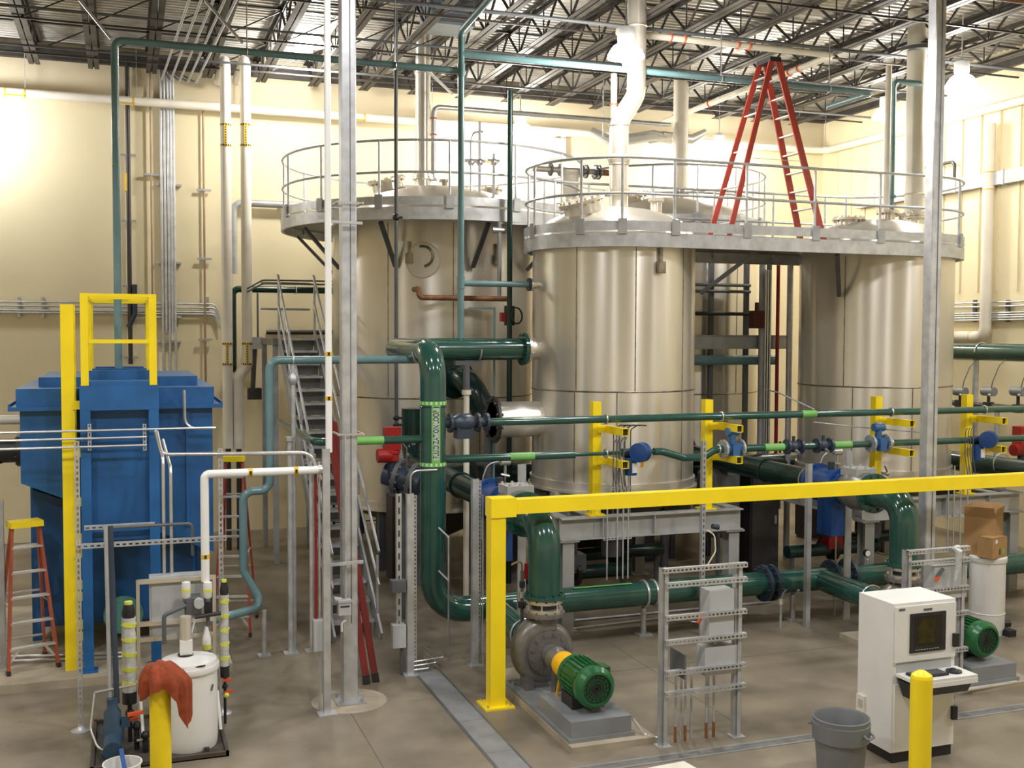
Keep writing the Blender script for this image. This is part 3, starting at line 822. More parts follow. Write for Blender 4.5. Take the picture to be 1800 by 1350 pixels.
# discharge: flex ring, riser, elbow running back to a blue valve, then a long green run to the tank row
for i, (X, dy, lab) in enumerate(((XP1, 0, 'glossy green discharge elbow rising from the pump beside the yellow post'), (XP2, .1, 'glossy green discharge elbow rising beside the free-standing column'))):
    ze = P((940, 1500)[i], (912, 880)[i], Y=11.9).z
    ze = 1.98
    y0 = 11.30 + dy
    t = T('process_pipe', lab, 'pipe', (X, y0, 1.0))
    G().cyl((X, y0, .98), (X, y0, 1.02), .21, n=28).cyl((X, y0, 1.08), (X, y0, 1.12), .21, n=28).build('expansion_flange', 'stainless_bright', t)
    G().cyl((X, y0, 1.0), (X, y0, 1.1), .15, n=24).build('expansion_bellows', 'black', t)
    g = G()
    for k in range(6):
        a = 2 * PI * k / 6
        g.cyl((X + .185 * math.cos(a), y0 + .185 * math.sin(a), .93), (X + .185 * math.cos(a), y0 + .185 * math.sin(a), 1.17), .010, n=6)
    g.build('tie_bolt', 'zinc', t)
    G().flange((X, y0, 1.15), (0, 0, 1), .235, .04, 12, 28).build('flange', 'green', t)
    G().tube([(X, y0, 1.17), (X, y0, ze), (X, y0 + .62, ze)], .185, 28, .40).build('discharge_elbow', 'green', t)
    G().flange((X, y0 + .62, ze), (0, 1, 0), .27, .05, 12, 28).build('flange', 'green', t)
    t = T('check_valve', 'grey check valve body behind the green discharge elbow %s' % ('by the yellow post' if i == 0 else 'by the free-standing column'), 'valve', (X, y0 + .9, ze - .2))
    G().lathe([(.2, 0), (.26, .12), (.28, .3), (.24, .48), (.19, .55)], (X, y0 + .66, ze), 28, (0, 1, 0)).build('valve_body', 'pump_grey', t)
    G().box(X - .17, y0 + .78, ze + .2, X + .17, y0 + 1.12, ze + .31).build('bonnet_cover', 'grey_paint', t)
    g = G()
    for a in (-.13, 0, .13):
        for b in (.81, .95, 1.09): g.cyl((X + a, y0 + b, ze + .31), (X + a, y0 + b, ze + .335), .018, n=6)
    g.build('bonnet_bolt', 'zinc', t)
    t = T('butterfly_valve', 'blue valve clamped in the green line behind the grey check valve %s' % ('by the yellow post' if i == 0 else 'by the free-standing column'), 'valve', (X, y0 + 1.35, ze - .3))
    G().flange((X, y0 + 1.30, ze), (0, 1, 0), .27, .06, 12, 28).build('flange', 'valve_blue', t)
    G().flange((X, y0 + 1.88, ze), (0, 1, 0), .27, .06, 12, 28).build('flange', 'valve_blue', t)
    G().cyl((X, y0 + 1.20, ze), (X, y0 + 1.86, ze), .22, n=28).build('valve_body', 'valve_blue', t)
    G().box(X - .1, y0 + 1.40, ze - .72, X + .12, y0 + 1.74, ze + .1).build('actuator', 'valve_blue', t)
    G().cyl((X, y0 + 1.56, ze + .2), (X, y0 + 1.56, ze + .32), .05, n=12).build('valve_stem', 'steel_blue', t)
    t = T('process_pipe', 'long dark green pipe running back from the blue valve %s' % ('beneath the loop pipe label' if i == 0 else 'toward the gap between the tanks'), 'pipe', (X, y0 + 2, ze))
    yend = 17.3
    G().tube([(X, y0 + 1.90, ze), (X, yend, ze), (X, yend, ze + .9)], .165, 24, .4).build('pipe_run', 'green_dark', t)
    for yy in (2.1, 3.2): G().ring((X, y0 + yy, ze), (0, 1, 0), .175, .014, 20, 6).build('pipe_clamp', 'zinc' if yy < 3 else 'green_dark', t)
    # post under the valve
    G().bar((X + .30, y0 + 1.56, 0), (X + .30, y0 + 1.56, 2.45), .11, .02, (0, 1, 0)).build('support_post', 'galv_dull', label='galvanised support post beside the blue valve %s' % ('behind the yellow post' if i == 0 else 'near the tall green elbow'), cat='post')

# ---- the yellow pipe-support posts on the steel skid frames
def skid_frame(x0, x1, y0, y1, z, label):
    t = T('tank_skid_frame', label, 'frame', ((x0 + x1) / 2, y0, 0))
    for nm, p0, p1 in (('front_beam', (x0, y0, z), (x1, y0, z)), ('back_beam', (x0, y1, z), (x1, y1, z)), ('side_beam', (x0 + .07, y0 + .07, z), (x0 + .07, y1 - .07, z)), ('side_beam', (x1 - .07, y0 + .07, z), (x1 - .07, y1 - .07, z)), ('cross_beam', ((x0 + x1) / 2 - .9, y0 + .07, z), ((x0 + x1) / 2 - .9, y1 - .07, z)), ('cross_beam', ((x0 + x1) / 2 + 1.1, y0 + .07, z), ((x0 + x1) / 2 + 1.1, y1 - .07, z))):
        d = (V(p1) - V(p0)).normalized()
        off = V((0, 0, 1))
        g = G().bar(V(p0) + off * -.012, V(p1) + off * -.012, .18, .018).bar(V(p0) - off * .30, V(p1) - off * .30, .18, .018)
        g.bar(V(p0) - off * .155, V(p1) - off * .155, .012, .27)
        for k in (.22, .5, .78):
            q = V(p0).lerp(V(p1), k)
            g.bar(q - off * .155 - d * .006, q - off * .155 + d * .006, .17, .27)
        g.build(nm, 'grey_paint', t)
    for x in (x0 + .12, x1 - .12):
        for y in (y0 + .05, y1 - .05):
            G().bar((x, y - .085, 0), (x, y - .085, z - .31), .17, .016, (0, 1, 0)).bar((x, y + .085, 0), (x, y + .085, z - .31), .17, .016, (0, 1, 0)).bar((x, y, 0), (x, y, z - .31), .012, .17, (0, 1, 0)).build('frame_leg', 'grey_paint', t)
            G().cbox((x, y, 0), .3, .3, .025).build('leg_base_plate', 'grey_paint', t)
            G().cbox((x, y, z - .335), .3, .26, .025).build('leg_cap_plate', 'grey_paint', t)
    return t
fr1 = skid_frame(5.58, 8.42, 13.62, 16.75, 1.60, 'grey steel skid frame carrying the tank behind the pump with the yellow guard')
fr2 = skid_frame(10.55, 13.6, 13.62, 16.75, 1.60, 'grey steel skid frame carrying the tank behind the free-standing column')
for fr, cx, dxs in ((fr1, T1, (7.0 - .9 - T1, 7.0 + 1.1 - T1)), (fr2, T2, (12.075 - .9 - T2, 12.075 + 1.1 - T2))):
    for dx in dxs:
        dy = math.sqrt(max(.04, 1.24 ** 2 - dx * dx))
        for sy in (-1, 1): G().cbox((cx + dx, YT + sy * dy, 1.597), .2, .2, .163).build('support_pad', 'grey_paint', fr)
yp = None
for i, (px, py, lab) in enumerate(((1046, 712, 'first yellow pipe-support post, nearest the loop pipe, on the grey skid frame'), (1242, 708, 'yellow pipe-support post in front of the dark gap between the tanks'), (1539, 703, 'yellow pipe-support post before the column-side tank, next to the blue flow meter'), (1698, 700, 'yellow pipe-support post beyond the free-standing column'))):
    x = P(px, 800, Y=13.68).x
    if yp is None:
        t = yp = T('pipe_support_post', lab, 'post', (x, 13.68, 1.61), 'yellow pipe-support posts')
        G().bar((x, 13.68, 1.62), (x, 13.68, 3.18), .125, .125, (0, 1, 0)).build('post_tube', 'yellow', t)
        G().cbox((x, 13.68, 1.60), .24, .22, .02).build('post_base_plate', 'yellow', t)
        for z in (2.80, 2.36):
            g = G()
            # hollow square arm with an open end
            for sx, sz in ((-1, 0), (1, 0), (0, -1), (0, 1)):
                if sx: g.bar((x + .18 + sx * .047, 13.62, z), (x + .18 + sx * .047, 13.08, z), .006, .10)
                else: g.bar((x + .18, 13.62, z + sz * .047), (x + .18, 13.08, z + sz * .047), .10, .006)
            g.build('support_arm', 'yellow', t)
            G().bar((x + .18, 13.5, z), (x + .18, 13.12, z), .088, .088).build('arm_shade_fill', 'black', t)  # black filler stands for the shade inside the open arm
            G().bar((x, 13.65, z), (x + .22, 13.65, z), .10, .10).build('arm_bracket', 'yellow', t)
    else: dup(yp, (x - yp.location.x, 0, 0), lab)
YB = 13.30
# upper and lower green lines on those arms
zu = 2.905 + .06
t = pipe('process_pipe', 'long green pipe on the upper yellow arms, starting at the black check valve', [(4.42, YB, zu), (15.6, YB, zu)], .052, 'green', 0, 16)
for px in (1065, 1268, 1566, 1730):
    x = P(px, 725, Y=YB).x
    G().ring((x, YB, zu), (1, 0, 0), .06, .012, 18, 6).build('pipe_clamp', 'zinc', t)
for px in (1421, 1098):
    x = P(px, 728, Y=YB).x
    if px == 1421: G().band((x - .12, YB, zu), (x + .12, YB, zu), .055).build('label_band', 'label_green', t)
t = T('check_valve', 'dark blue-black check valve at the loop pipe end of the upper green line', 'valve', (4.2, YB, zu))
G().cyl((3.82, YB, zu), (4.42, YB, zu), .06, n=18).lathe([(.075, 0), (.12, .08), (.12, .22), (.075, .3)], (3.96, YB, zu), 20, (1, 0, 0)).build('valve_body', 'steel_blue', t)
for x in (3.93, 4.3, 4.42): G().flange((x, YB, zu), (1, 0, 0), .125, .035, 8, 20).build('flange', 'steel_blue', t)
G().box(4.0, YB - .09, zu - .2, 4.22, YB + .09, zu - .06).build('valve_cover', 'steel_blue', t)
zl = 2.50
x1, x2, x3 = P(1140, 788, Y=YB).x, P(1185, 792, Y=YB).x, P(1235, 790, Y=YB).x
t = T('process_pipe', 'lower green pipe with flow meters, dipping in a swan-neck between two yellow posts', 'pipe', (XLOOP, YB, zl))
G().tube([(XLOOP + .1, YB, zl), (P(1010, 790, Y=YB).x, YB, zl)], .052, 16).build('pipe_run', 'green', t)
G().tube([(P(1010, 790, Y=YB).x, YB, zl), (x1 + .1, YB, zl)], .026, 12).build('reduced_run', 'green', t)
G().tube([(x1 + .08, YB, zl), (x1 + .2, YB, zl), (x2 + .15, YB, zl - .10), (x2 + .45, YB - .02, zl - .10), (x3 + .2, YB, zl + .0), (x3 + .6, YB, zl)], .052, 16, .22).build('swan_neck', 'green', t)
xm1, xv1, xv2, xm2 = [P(px, 775, Y=YB).x for px in (1287, 1395, 1447, 1544)]
G().tube([(x3 + .5, YB, zl), (13.0, YB, zl)], .052, 16).build('pipe_run', 'green', t)
G().tube([(13.0, YB, zl), (15.6, YB, zl)], .052, 16).build('pipe_run', 'green', t)
for px in (1065, 1263, 1566):
    x = P(px, 780, Y=YB).x
    G().ring((x, YB, zl), (1, 0, 0), .06, .012, 18, 6).build('pipe_clamp', 'zinc', t)
for px, w in ((917, .17), (1360, .16), (1480, .15)):
    x = P(px, 790, Y=YB).x
    s = G().band((x - w, YB, zl), (x + w, YB, zl), .055).build('label_band', 'label_green', t)
    G().bar((x - w + .03, YB - .048, zl + .02), (x + w - .03, YB - .048, zl + .02), .006, .045, (0, -.4, 1)).build('label_face', 'label_pale', s)
def flow_meter(x, label):
    t = T('flow_meter', label, 'flow meter', (x, YB, zl), 'blue flow meters')
    G().cyl((x - .13, YB, zl), (x + .13, YB, zl), .085, n=20).build('meter_tube', 'meter_blue', t)
    for s in (-.14, .14): G().flange((x + s, YB, zl), (1, 0, 0), .135, .03, 8, 20).build('flange', 'galv_dull', t)
    G().box(x - .05, YB - .12, zl - .11, x + .06, YB - .03, zl + .08).build('meter_housing', 'meter_blue', t)
    G().cyl((x, YB, zl + .08), (x, YB, zl + .22), .05, n=14).build('meter_neck', 'meter_blue', t)
    G().cyl((x - .09, YB, zl + .24), (x + .09, YB, zl + .24), .06, n=16).build('transmitter_head', 'meter_blue', t)
    G().cyl((x, YB, zl + .29), (x, YB, zl + .32), .05, n=14).build('transmitter_cap', 'grey_box', t)
flow_meter(xm1, 'pale blue flow meter right after the swan-neck of the lower green pipe')
flow_meter(xm2, 'pale blue flow meter in the lower green pipe before the tank at the column')
def gate_valve(x, y, z, r, label, m='steel_blue', wheel=True):
    t = T('gate_valve', label, 'valve', (x, y, z))
    G().cyl((x - .1, y, z), (x + .1, y, z), r * 1.2, n=16).ball((x, y, z), r * 1.75, 14).build('valve_body', m, t)
    for s in (-.11, .11): G().flange((x + s, y, z), (1, 0, 0), r * 2.2, .03, 8, 20).build('flange', m, t)
    G().cyl((x, y - r * 1.2, z - r), (x, y - r * 2.6, z - r * 1.6), r * .5, n=10).build('drain_plug', 'zinc', t)
    G().cyl((x, y, z + r), (x, y, z + r * 3), r * .5, n=10).build('valve_stem', m, t)
    return t
gate_valve(xv1, YB, zl, .05, 'dark valve in the lower green pipe after its pale label band')
gate_valve(xv2, YB, zl, .05, 'dark valve in the lower green pipe at the tank edge')
def control_valve(x, label):
    t = T('control_valve', label, 'valve', (x, YB, zl))
    G().lathe([(.05, 0), (.13, .01), (.135, .06), (.12, .09), (.135, .12), (.135, .16), (.1, .2), (.03, .21)], (x + .03, YB - .25, zl + .02), 22, (.75, .6, 0)).build('actuator_housing', 'valve_blue', t)
    G().cyl((x - .08, YB, zl), (x + .12, YB, zl), .06, n=16).build('valve_body', 'steel_blue', t)
    G().cyl((x + .02, YB - .06, zl - .30), (x + .02, YB - .06, zl - .06), .085, n=18).build('positioner', 'valve_blue', t)
    G().box(x + .0, YB - .16, zl - .26, x + .07, YB - .145, zl - .13).build('name_plate', 'white', t)
    G().box(x + .16, YB - .1, zl - .20, x + .20, YB - .09, zl - .03).build('warning_tag', 'guard_yellow', t)
    for k in range(4):
        G().tube([(x - .05 - .05 * k, YB - .08, zl + .22 - .01 * k), (x - .10 - .05 * k, YB - .10, zl + .16), (x - .11 - .05 * k, YB - .10, zl - .2), (x - .02 - .05 * k, YB - .12, zl - .75)], .008, 6, .04).build('signal_tube', 'dark_grey', t)
control_valve(P(1103, 790, Y=YB).x, 'deep blue control valve with name plate beside the first yellow post')
control_valve(P(1712, 770, Y=YB).x, 'deep blue control valve with name plate beyond the free-standing column')
# conduits dropping from the control valves
for nm, pxs, y0 in (('beside the first yellow post', (1068, 1086, 1096, 1105), 840), ('beyond the free-standing column', (1668, 1678, 1690, 1702), 830)):
    t = T('conduit_drop', 'row of slim conduits dropping in front of the skid beam %s' % nm, 'conduit', P(pxs[0], 950, Y=13.35))
    for px in pxs:
        p = P(px, y0, Y=13.35)
        G().cyl((p.x, 13.35, .76), (p.x, 13.35, p.z + .1), .011, n=8).build('conduit_run', 'galv', t)
    a, b = P(pxs[0] - 6, 860, Y=13.37), P(pxs[-1] + 6, 860, Y=13.37)
    for z in (a.z, 1.32): G().strut((a.x, 13.37, z), (b.x, 13.37, z), (0, -1, 0)).build('conduit_rack', 'galv', t)

# ---- the yellow goal-post frame in front
xg, yg, zg = 3.83, 11.18, 2.21
t = T('goal_post_frame', 'bright yellow steel goal-post frame whose beam crosses in front of the tanks', 'frame', (xg, yg, 0))
G().bar((xg, yg, 0.02), (xg, yg, 2.32), .17, .17, (0, 1, 0)).build('frame_post', 'yellow', t)
g = G().cbox((xg, yg, 0), .34, .34, .02)
g.build('post_base_plate', 'yellow', t)
for a in (-.13, .13):
    for b in (-.13, .13): G().cyl((xg + a, yg + b, .02), (xg + a, yg + b, .05), .012, n=6).build('anchor_bolt', 'zinc', t)
G().bar((xg - .09, yg, zg), (xg + .20, yg, zg), .21, .21).build('corner_sleeve', 'yellow', t)
G().bar((xg + .20, yg, zg), (15.4, yg, zg), .16, .16).build('frame_beam', 'yellow', t)
G().bar((15.4, yg, 0), (15.4, yg, 2.3), .17, .17, (0, 1, 0)).build('frame_post', 'yellow', t)
# ---------------------------------------------------------------- blue clarifier and its access frame
t = T('clarifier_tank', 'big blue steel clarifier tank with a stepped top rim on a concrete plinth', 'tank', (-.08, 15.6, .1))
bx0, bx1, by0, by1 = -1.19, 1.06, 14.3, 17.0
zt = P(33, 684, Y=by0).z
zl = P(17, 718, Y=by0).z
za, zb = P(36, 850, Y=by0).z, P(335, 972, Y=by0).z
g = G().prism([(bx0, by0, za), (bx0, by0, zl), (bx1, by0, zl), (bx1, by0, zb)], (0, by1 - by0, 0))
g.build('upper_shell', 'blue', t)
G().box(bx0 - .04, by0 - .02, zl + .02, bx1 + .02, by1, zt).build('top_rim', 'blue', t)
G().box(bx0 + .18, by0 + .5, zt, bx1 - .15, by1, zt + .12).build('inner_rim', 'blue', t)
g = G().box(bx0 - .12, by0 - .12, zl - .03, bx1 + .12, by1 + .1, zl + .02)
for x in (bx0 - .11, bx1 + .11): g.bar((x, by0 - .1, zl + .03), (x, by1, zl + .03), .02, .05)
g.build('rim_flange', 'blue', t)
G().prism([(bx0 + .12, by0 + .3, .42), (bx0 + .1, by0 + .3, za - .12), (bx1 - .25, by0 + .3, zb + .1), (bx1 - .25, by0 + .3, .42)], (0, by1 - by0 - .6, 0)).build('sludge_hopper', 'blue_deep', t)
for x in (bx0 + .1, bx1 - .1):
    for y in (by0 + .95, by1 - .15): G().bar((x, y, .1), (x, y, zb + .2 if x > 0 else za), .13, .13, (0, 1, 0)).build('tank_leg', 'blue', t)
for xs in ((-.55), (.75)): G().bar((xs, by0 - .015, zb + .35), (xs, by0 - .015, zl - .05), .04, .03, (0, 1, 0)).build('stiffener', 'blue', t)
# inlet frame in front: two legs, head box, back sheet
lx, rx, ly = -.43, .33, 13.6
zf = P(150, 678, Y=ly).z
for x in (lx, rx):
    G().bar((x, ly, .1), (x, ly, zf), .115, .115, (0, 1, 0)).build('frame_leg', 'blue', t)
    G().cbox((x, ly, .1), .2, .2, .02).build('leg_base_plate', 'blue', t)
G().box(lx - .06, ly - .06, zf - .29, rx + .06, by0, zf).build('head_box', 'blue', t)
G().box(lx + .0, ly + .0, zf, rx - .0, by1 - .4, zf + .05).build('top_walkway', 'blue', t)
for i in range(3): G().box(lx + .03 + .02 * i, ly + .5 + .8 * i, zf + .05, rx - .03 - .02 * i, ly + .56 + .8 * i, zf + .16).build('walkway_kick_plate', 'blue', t)
G().box(lx, ly + .12, 1.62, rx, ly + .15, zf - .29).build('inlet_sheet', 'blue', t)
G().box(lx + .05, ly - .0, 1.75, rx - .05, ly + .05, 1.80).build('frame_cross_bar', 'blue', t)
# round teal nozzle with blank flange low on the hopper
c = P(217, 1078, Y=14.35)
G().cyl((c.x, 14.65, c.z), (c.x, 14.3, c.z), .15, n=28).build('inlet_nozzle', 'teal_green', t)
G().flange((c.x, 14.28, c.z), (0, 1, 0), .235, .05, 8, 32).build('blank_flange', 'teal_green', t)
# yellow guard hoops on the top
t = T('access_guard', 'yellow handrail cage of nested hoops standing on the blue clarifier', 'guard rail', (-.05, ly, zf))
z1, zm = P(200, 519, Y=ly).z, P(200, 600, Y=ly).z
for i in range(4):
    y = ly + 1.0 * i
    g = G()
    for x in (lx, rx): g.bar((x, y, zf - (.0 if i else .02)), (x, y, z1 + .02), .085 if i == 0 else .05, .04, (0, 1, 0))
    g.bar((lx + .036, y, z1), (rx - .036, y, z1), .034, .036)
    g.build('guard_hoop', 'yellow', t)
for x in (lx, rx):
    for z in (z1 - .005, zm): G().bar((x, ly + .026, z), (x, ly + 2.98, z), .03, .025).build('side_rail', 'yellow', t)
G().bar((lx + .046, ly, zm), (rx - .046, ly, zm), .045, .045).build('front_mid_rail', 'yellow', t)
# yellow caged ladder beside it, seen edge on
x0 = -.62
ztop = P(118, 535, Y=13.72).z
t = T('access_ladder', 'tall yellow vertical ladder seen edge-on beside the blue tank frame', 'ladder', (x0, 13.72, .1))
G().bar((x0, 13.72, .1), (x0, 13.72, ztop), .145, .05, (0, 1, 0)).build('ladder_stile', 'yellow', t)
G().bar((x0, 14.16, .1), (x0, 14.16, ztop), .145, .05, (0, 1, 0)).build('ladder_stile', 'yellow', t)
for k in range(14): G().cyl((x0, 13.72, .35 + .3 * k), (x0, 14.16, .35 + .3 * k), .016, n=8).build('ladder_rung', 'yellow', t)
for py in (712, 796, 882, 946, 972, 1028, 1048, 1098, 1118):
    z = P(134, py, Y=13.7).z
    G().box(x0 + .05, 13.66, z - .05, lx - .055, 13.72, z + .05).build('standoff_bracket', 'yellow', t)
# level tubes strapped across the blue frame and the slotted straps that hold them
for py, nm in ((761, 'upper'), (775, 'middle'), (790, 'lower')):
    a, b = P(0, py, Y=13.45), P(375 if py == 761 else 258, py - 6, Y=13.45)
    pipe('instrument_tube', 'bright tube crossing the front of the blue frame, %s of three' % nm, [(-3.2, 13.45, a.z), (b.x, 13.45, a.z)], .014, 'zinc', 0, 8)
for px in (157, 254):
    a, b = P(px, 745, Y=13.49), P(px, 792, Y=13.49)
    G().strut((a.x, 13.49, b.z), (a.x, 13.49, a.z), (0, -1, 0)).build('tube_strap', 'galv', label='short slotted strap on the %s leg side of the blue frame' % ('ladder' if px < 200 else 'conduit'), cat='strap')
a, b = P(323, 685, Y=14.2), P(337, 752, Y=14.2)
pipe('instrument_tube', 'bent bright tube hanging from the rim of the blue tank', [(a.x, 14.1, a.z), (a.x, 14.1, b.z), (P(378, 752, Y=14.2).x, 14.1, b.z)], .022, 'zinc', .14, 8)

# ---------------------------------------------------------------- teal plant-water piping overhead and down
yt = 15.5
zt1 = P(204, 76, Y=yt).z + .04
xv = P(809, 300, Y=yt).x
xl = P(204, 300, Y=yt).x
t = T('process_pipe', 'teal pipe rising from the blue tank and crossing under the joists to the riser', 'pipe', (xl, yt, 3.5))
G().tube([(xl, yt, zf + .05), (xl, yt, zt1), (xv, yt, zt1)], .049, 16, .11).build('pipe_run', 'teal', t)
G().ring((xl, yt, P(204, 290, Y=yt).z), (0, 0, 1), .05, .004, 18, 6).build('label_band', 'label_green', t)
zb2 = P(870, 497, Y=yt).z
t = T('process_pipe', 'teal riser standing on the loop pipe with a branch into the front tank', 'pipe', (xv, yt, 4.05))
G().tube([(xv, YT, ZT + .16), (xv, YT, P(809, 58, Y=yt).z + .02), (xv, 12.2, P(809, 58, Y=yt).z + .25)], .049, 16, .11).build('pipe_run', 'teal', t)
G().tube([(xv, YT, 4.86), (T1 - RT - .14, YT, 4.86)], .044, 16).build('branch_run', 'teal', t)
G().flange((T1 - RT - .14, YT, 4.86), (1, 0, 0), .1, .03, 6, 18).build('flange', 'steel_blue', t)
for z in (P(809, 497, Y=yt).z, zt1): G().cyl((xv, YT, z - .09), (xv, YT, z + .09), .058, n=16).build('pipe_tee', 'teal', t)
z2 = P(820, 97, Y=yt).z
xe = P(1530, 170, Y=yt).x
t = T('process_pipe', 'long teal pipe crossing under the joists behind the lamp and the red stepladder', 'pipe', (xv, yt, z2))
G().tube([(xv, YT, z2), (xe, YT, z2), (xe, YT + 1.2, z2)], .049, 16, .1).build('pipe_run', 'teal', t)
for px in (1265, 1455):
    p = P(px, 140, Y=yt)
    G().cyl((p.x, YT, z2 + .05), (p.x, YT, 9.1), .008, n=6).ring((p.x, YT, z2), (1, 0, 0), .058, .008, 18, 6).build('clevis_hanger', 'zinc', t)
for px, py in ((434, 85), (695, 110)):
    p = P(px, py, Y=yt)
    G().cyl((p.x, yt, zt1 + .05), (p.x, yt, 9.1), .008, n=6).ring((p.x, yt, zt1), (1, 0, 0), .058, .008, 18, 6).build('clevis_hanger', 'zinc', bpy.data.objects['process_pipe'] if False else t)
# sway braces to the joists
for (ax, ay), (bx_, by_) in (((195, 68), (140, 0)), ((427, 76), (360, 0)), ((745, 118), (795, 165))):
    p, q = P(ax, ay, Y=yt), P(bx_, by_, Y=yt if by_ < 100 else 19)
    G().bar(p, q if q.z < 9.15 or True else q, .035, .035).build('sway_brace', 'galv', label='thin sway brace of the teal pipe, running %s' % {140: 'up above the blue tank riser', 360: 'up near the white insulated pipes', 795: 'back by the dull grey stack'}[bx_], cat='brace')

# teal line by the stairs, dropping and doglegging to the chemical skid
y = 14.0
p = [P(736, 632, Y=y), P(473, 633, Y=y), P(473, 862, Y=y), P(427, 866, Y=y)]
p[1].z = p[0].z; p[2].x = p[1].x; p[3].z = p[2].z
p4 = P(428, 1003, Y=y); p4.x = p[3].x
p5 = P(464, 1066, Y=13.9); p6 = P(392, 1081, Y=13.4)
p6.z = p5.z - .03
t = T('process_pipe', 'teal pipe beside the stairs that drops, doglegs and ends by the chemical skid', 'pipe', p[0])
G().tube([p[0], p[1], p[2], p[3], p4, p5, p6 + V((-.3, 0, 0))], .052, 16, .13).build('pipe_run', 'teal', t)
G().cyl((p5.x, p5.y, 0), (p5.x, p5.y, p5.z - .05), .03, n=10).cbox((p5.x, p5.y, 0), .16, .16, .015).build('stand', 'galv', t)
q = P(515, 634, Y=y)
G().ring((q.x, y, p[0].z), (1, 0, 0), .058, .01, 18, 6).cyl((q.x, y, 0), (q.x, y, p[0].z - .05), .03, n=10).lathe([(.03, 0), (.06, .05), (.06, .1), (.03, .15)], (q.x, y, p[0].z - .32), 12).build('floor_stand', 'galv', t)
# small green line joining the loop
q0, q1 = P(480, 727, Y=15.5), P(556, 772, Y=YB - .05)
zz = P(700, 773, Y=YH).z
pipe('process_pipe', 'slim green pipe coming forward past the stairs into the loop pipe, with a lime label', [(q1.x - .02, 16.4, zz), (q1.x - .02, YH, zz), (XLOOP, YH, zz)], .048, 'green', .14, 14, bands=[((q1.x + .15, YH, zz), (1, 0, 0))])
a, b = P(626, 772, Y=YH), P(674, 772, Y=YH)
G().band((a.x, YH, zz), (b.x, YH, zz), .0505).build('label_band', 'label_green', bpy.data.objects['process_pipe.%03d' % (len([o for o in bpy.data.objects if o.name.startswith('process_pipe')]) - 1)])
for px in (510, 548):
    q = P(px, 900, Y=13.9)
    t = T('pipe_stand', 'slim galvanised pole stand near the stairs, the one %s' % ('under the teal elbow' if px == 510 else 'nearer the column'), 'pipe stand', (q.x, 13.9, 0))
    G().cyl((q.x, 13.9, 0), (q.x, 13.9, P(px, 770 if px == 510 else 790, Y=13.9).z), .036, n=12).build('stand_post', 'galv', t)
    G().cyl((q.x, 13.9, P(px, 775 if px == 510 else 806, Y=13.9).z), (q.x, 13.9, P(px, 768 if px == 510 else 798, Y=13.9).z), .055, n=12).build('stand_collar', 'galv', t)
    G().cbox((q.x, 13.9, 0), .18, .18, .015).build('stand_base', 'galv', t)

# ---------------------------------------------------------------- white insulated pipes, wall services
yi = 21.0
i = 0
for px, pb, lab in ((398, 790, 'white insulated pipe dropping straight down, nearer the blue tank'), (433, 640, 'white insulated pipe with a jog near its foot, nearer the stairs')):
    a = P(px, 400, Y=yi)
    ztp = P(px, 112, Y=yi).z + .1
    t = T('insulated_pipe', lab, 'pipe', (a.x, yi, 1.5))
    zend = P(px, 788, Y=yi).z
    if i == 0: pts = [(a.x, yi + 1.5, ztp - .1), (a.x, yi, ztp), (a.x, yi, zend)]
    else:
        k = P(419, 665, Y=yi)
        pts = [(a.x, yi + 1.5, ztp - .1), (a.x, yi, ztp), (a.x, yi, P(433, 642, Y=yi).z), (k.x, yi, k.z), (k.x, yi, zend)]
    G().tube(pts, .098, 20, .2).build('insulation_jacket', 'insulation', t)
    for z0, z1_ in ((220, 256), (604, 640)):
        zt_, zb_ = P(px, z0, Y=yi).z, P(px, z1_, Y=yi).z
        for z in (zt_, zb_):
            s = G().band((a.x, yi, z - .02), (a.x, yi, z + .02), .104).build('label_band', 'label_yellow', t)
            g = G()
            for q in range(5):
                an = math.radians(-140 + 25 * q)
                g.bar((a.x + .105 * math.cos(an), yi + .105 * math.sin(an), z - .017), (a.x + .105 * math.cos(an), yi + .105 * math.sin(an), z + .017), .02, .006, (math.cos(an), math.sin(an), 0))
            g.build('dash_marking', 'black', s)
        s = G().bar((a.x - .01, yi - .102, zb_), (a.x - .01, yi - .102, zt_), .05, .008, (0, 1, 0)).build('label_strip', 'label_yellow', t)
        g = G()
        for q in range(7): g.bar((a.x - .01, yi - .107, zb_ + (zt_ - zb_) * (q + .7) / 8), (a.x - .01, yi - .107, zb_ + (zt_ - zb_) * (q + 1.1) / 8), .02, .003, (0, 1, 0))
        g.build('dash_marking', 'black', s)
    G().cyl((pts[-1][0], yi, 0), (pts[-1][0], yi, pts[-1][2] + .01), .05, n=12).build('bare_pipe_foot', 'black_pipe', t)
    i += 1
YP = YW - .30
zw = P(0, 159, Y=YP).z - .02
t = T('insulated_pipe', 'long white insulated main running along the head of the back wall', 'pipe', (0, YP, zw))
G().tube([(XL, YP, zw), (XR - .14, YP, zw), (XR - .14, 12, zw - .02)], .085, 20, .25).build('insulation_jacket', 'insulation', t)
for px0, px1 in ((9, 44), (200, 234), (622, 640)):
    xa, xb = P(px0, 165, Y=YP).x, P(px1, 165, Y=YP).x
    for x in (xa, xb): G().band((x - .018, YP, zw), (x + .018, YP, zw), .088).build('label_band', 'label_yellow', t)
    G().bar((xa, YP - .065, zw - .06), (xb, YP - .065, zw - .06), .05, .02).build('label_strip', 'label_yellow', t)
for x in range(-2, 17, 2): G().bar((x + .3, YP, zw + .08), (x + .3, YP, 9.66), .012, .012).build('hanger_rod', 'galv', t)
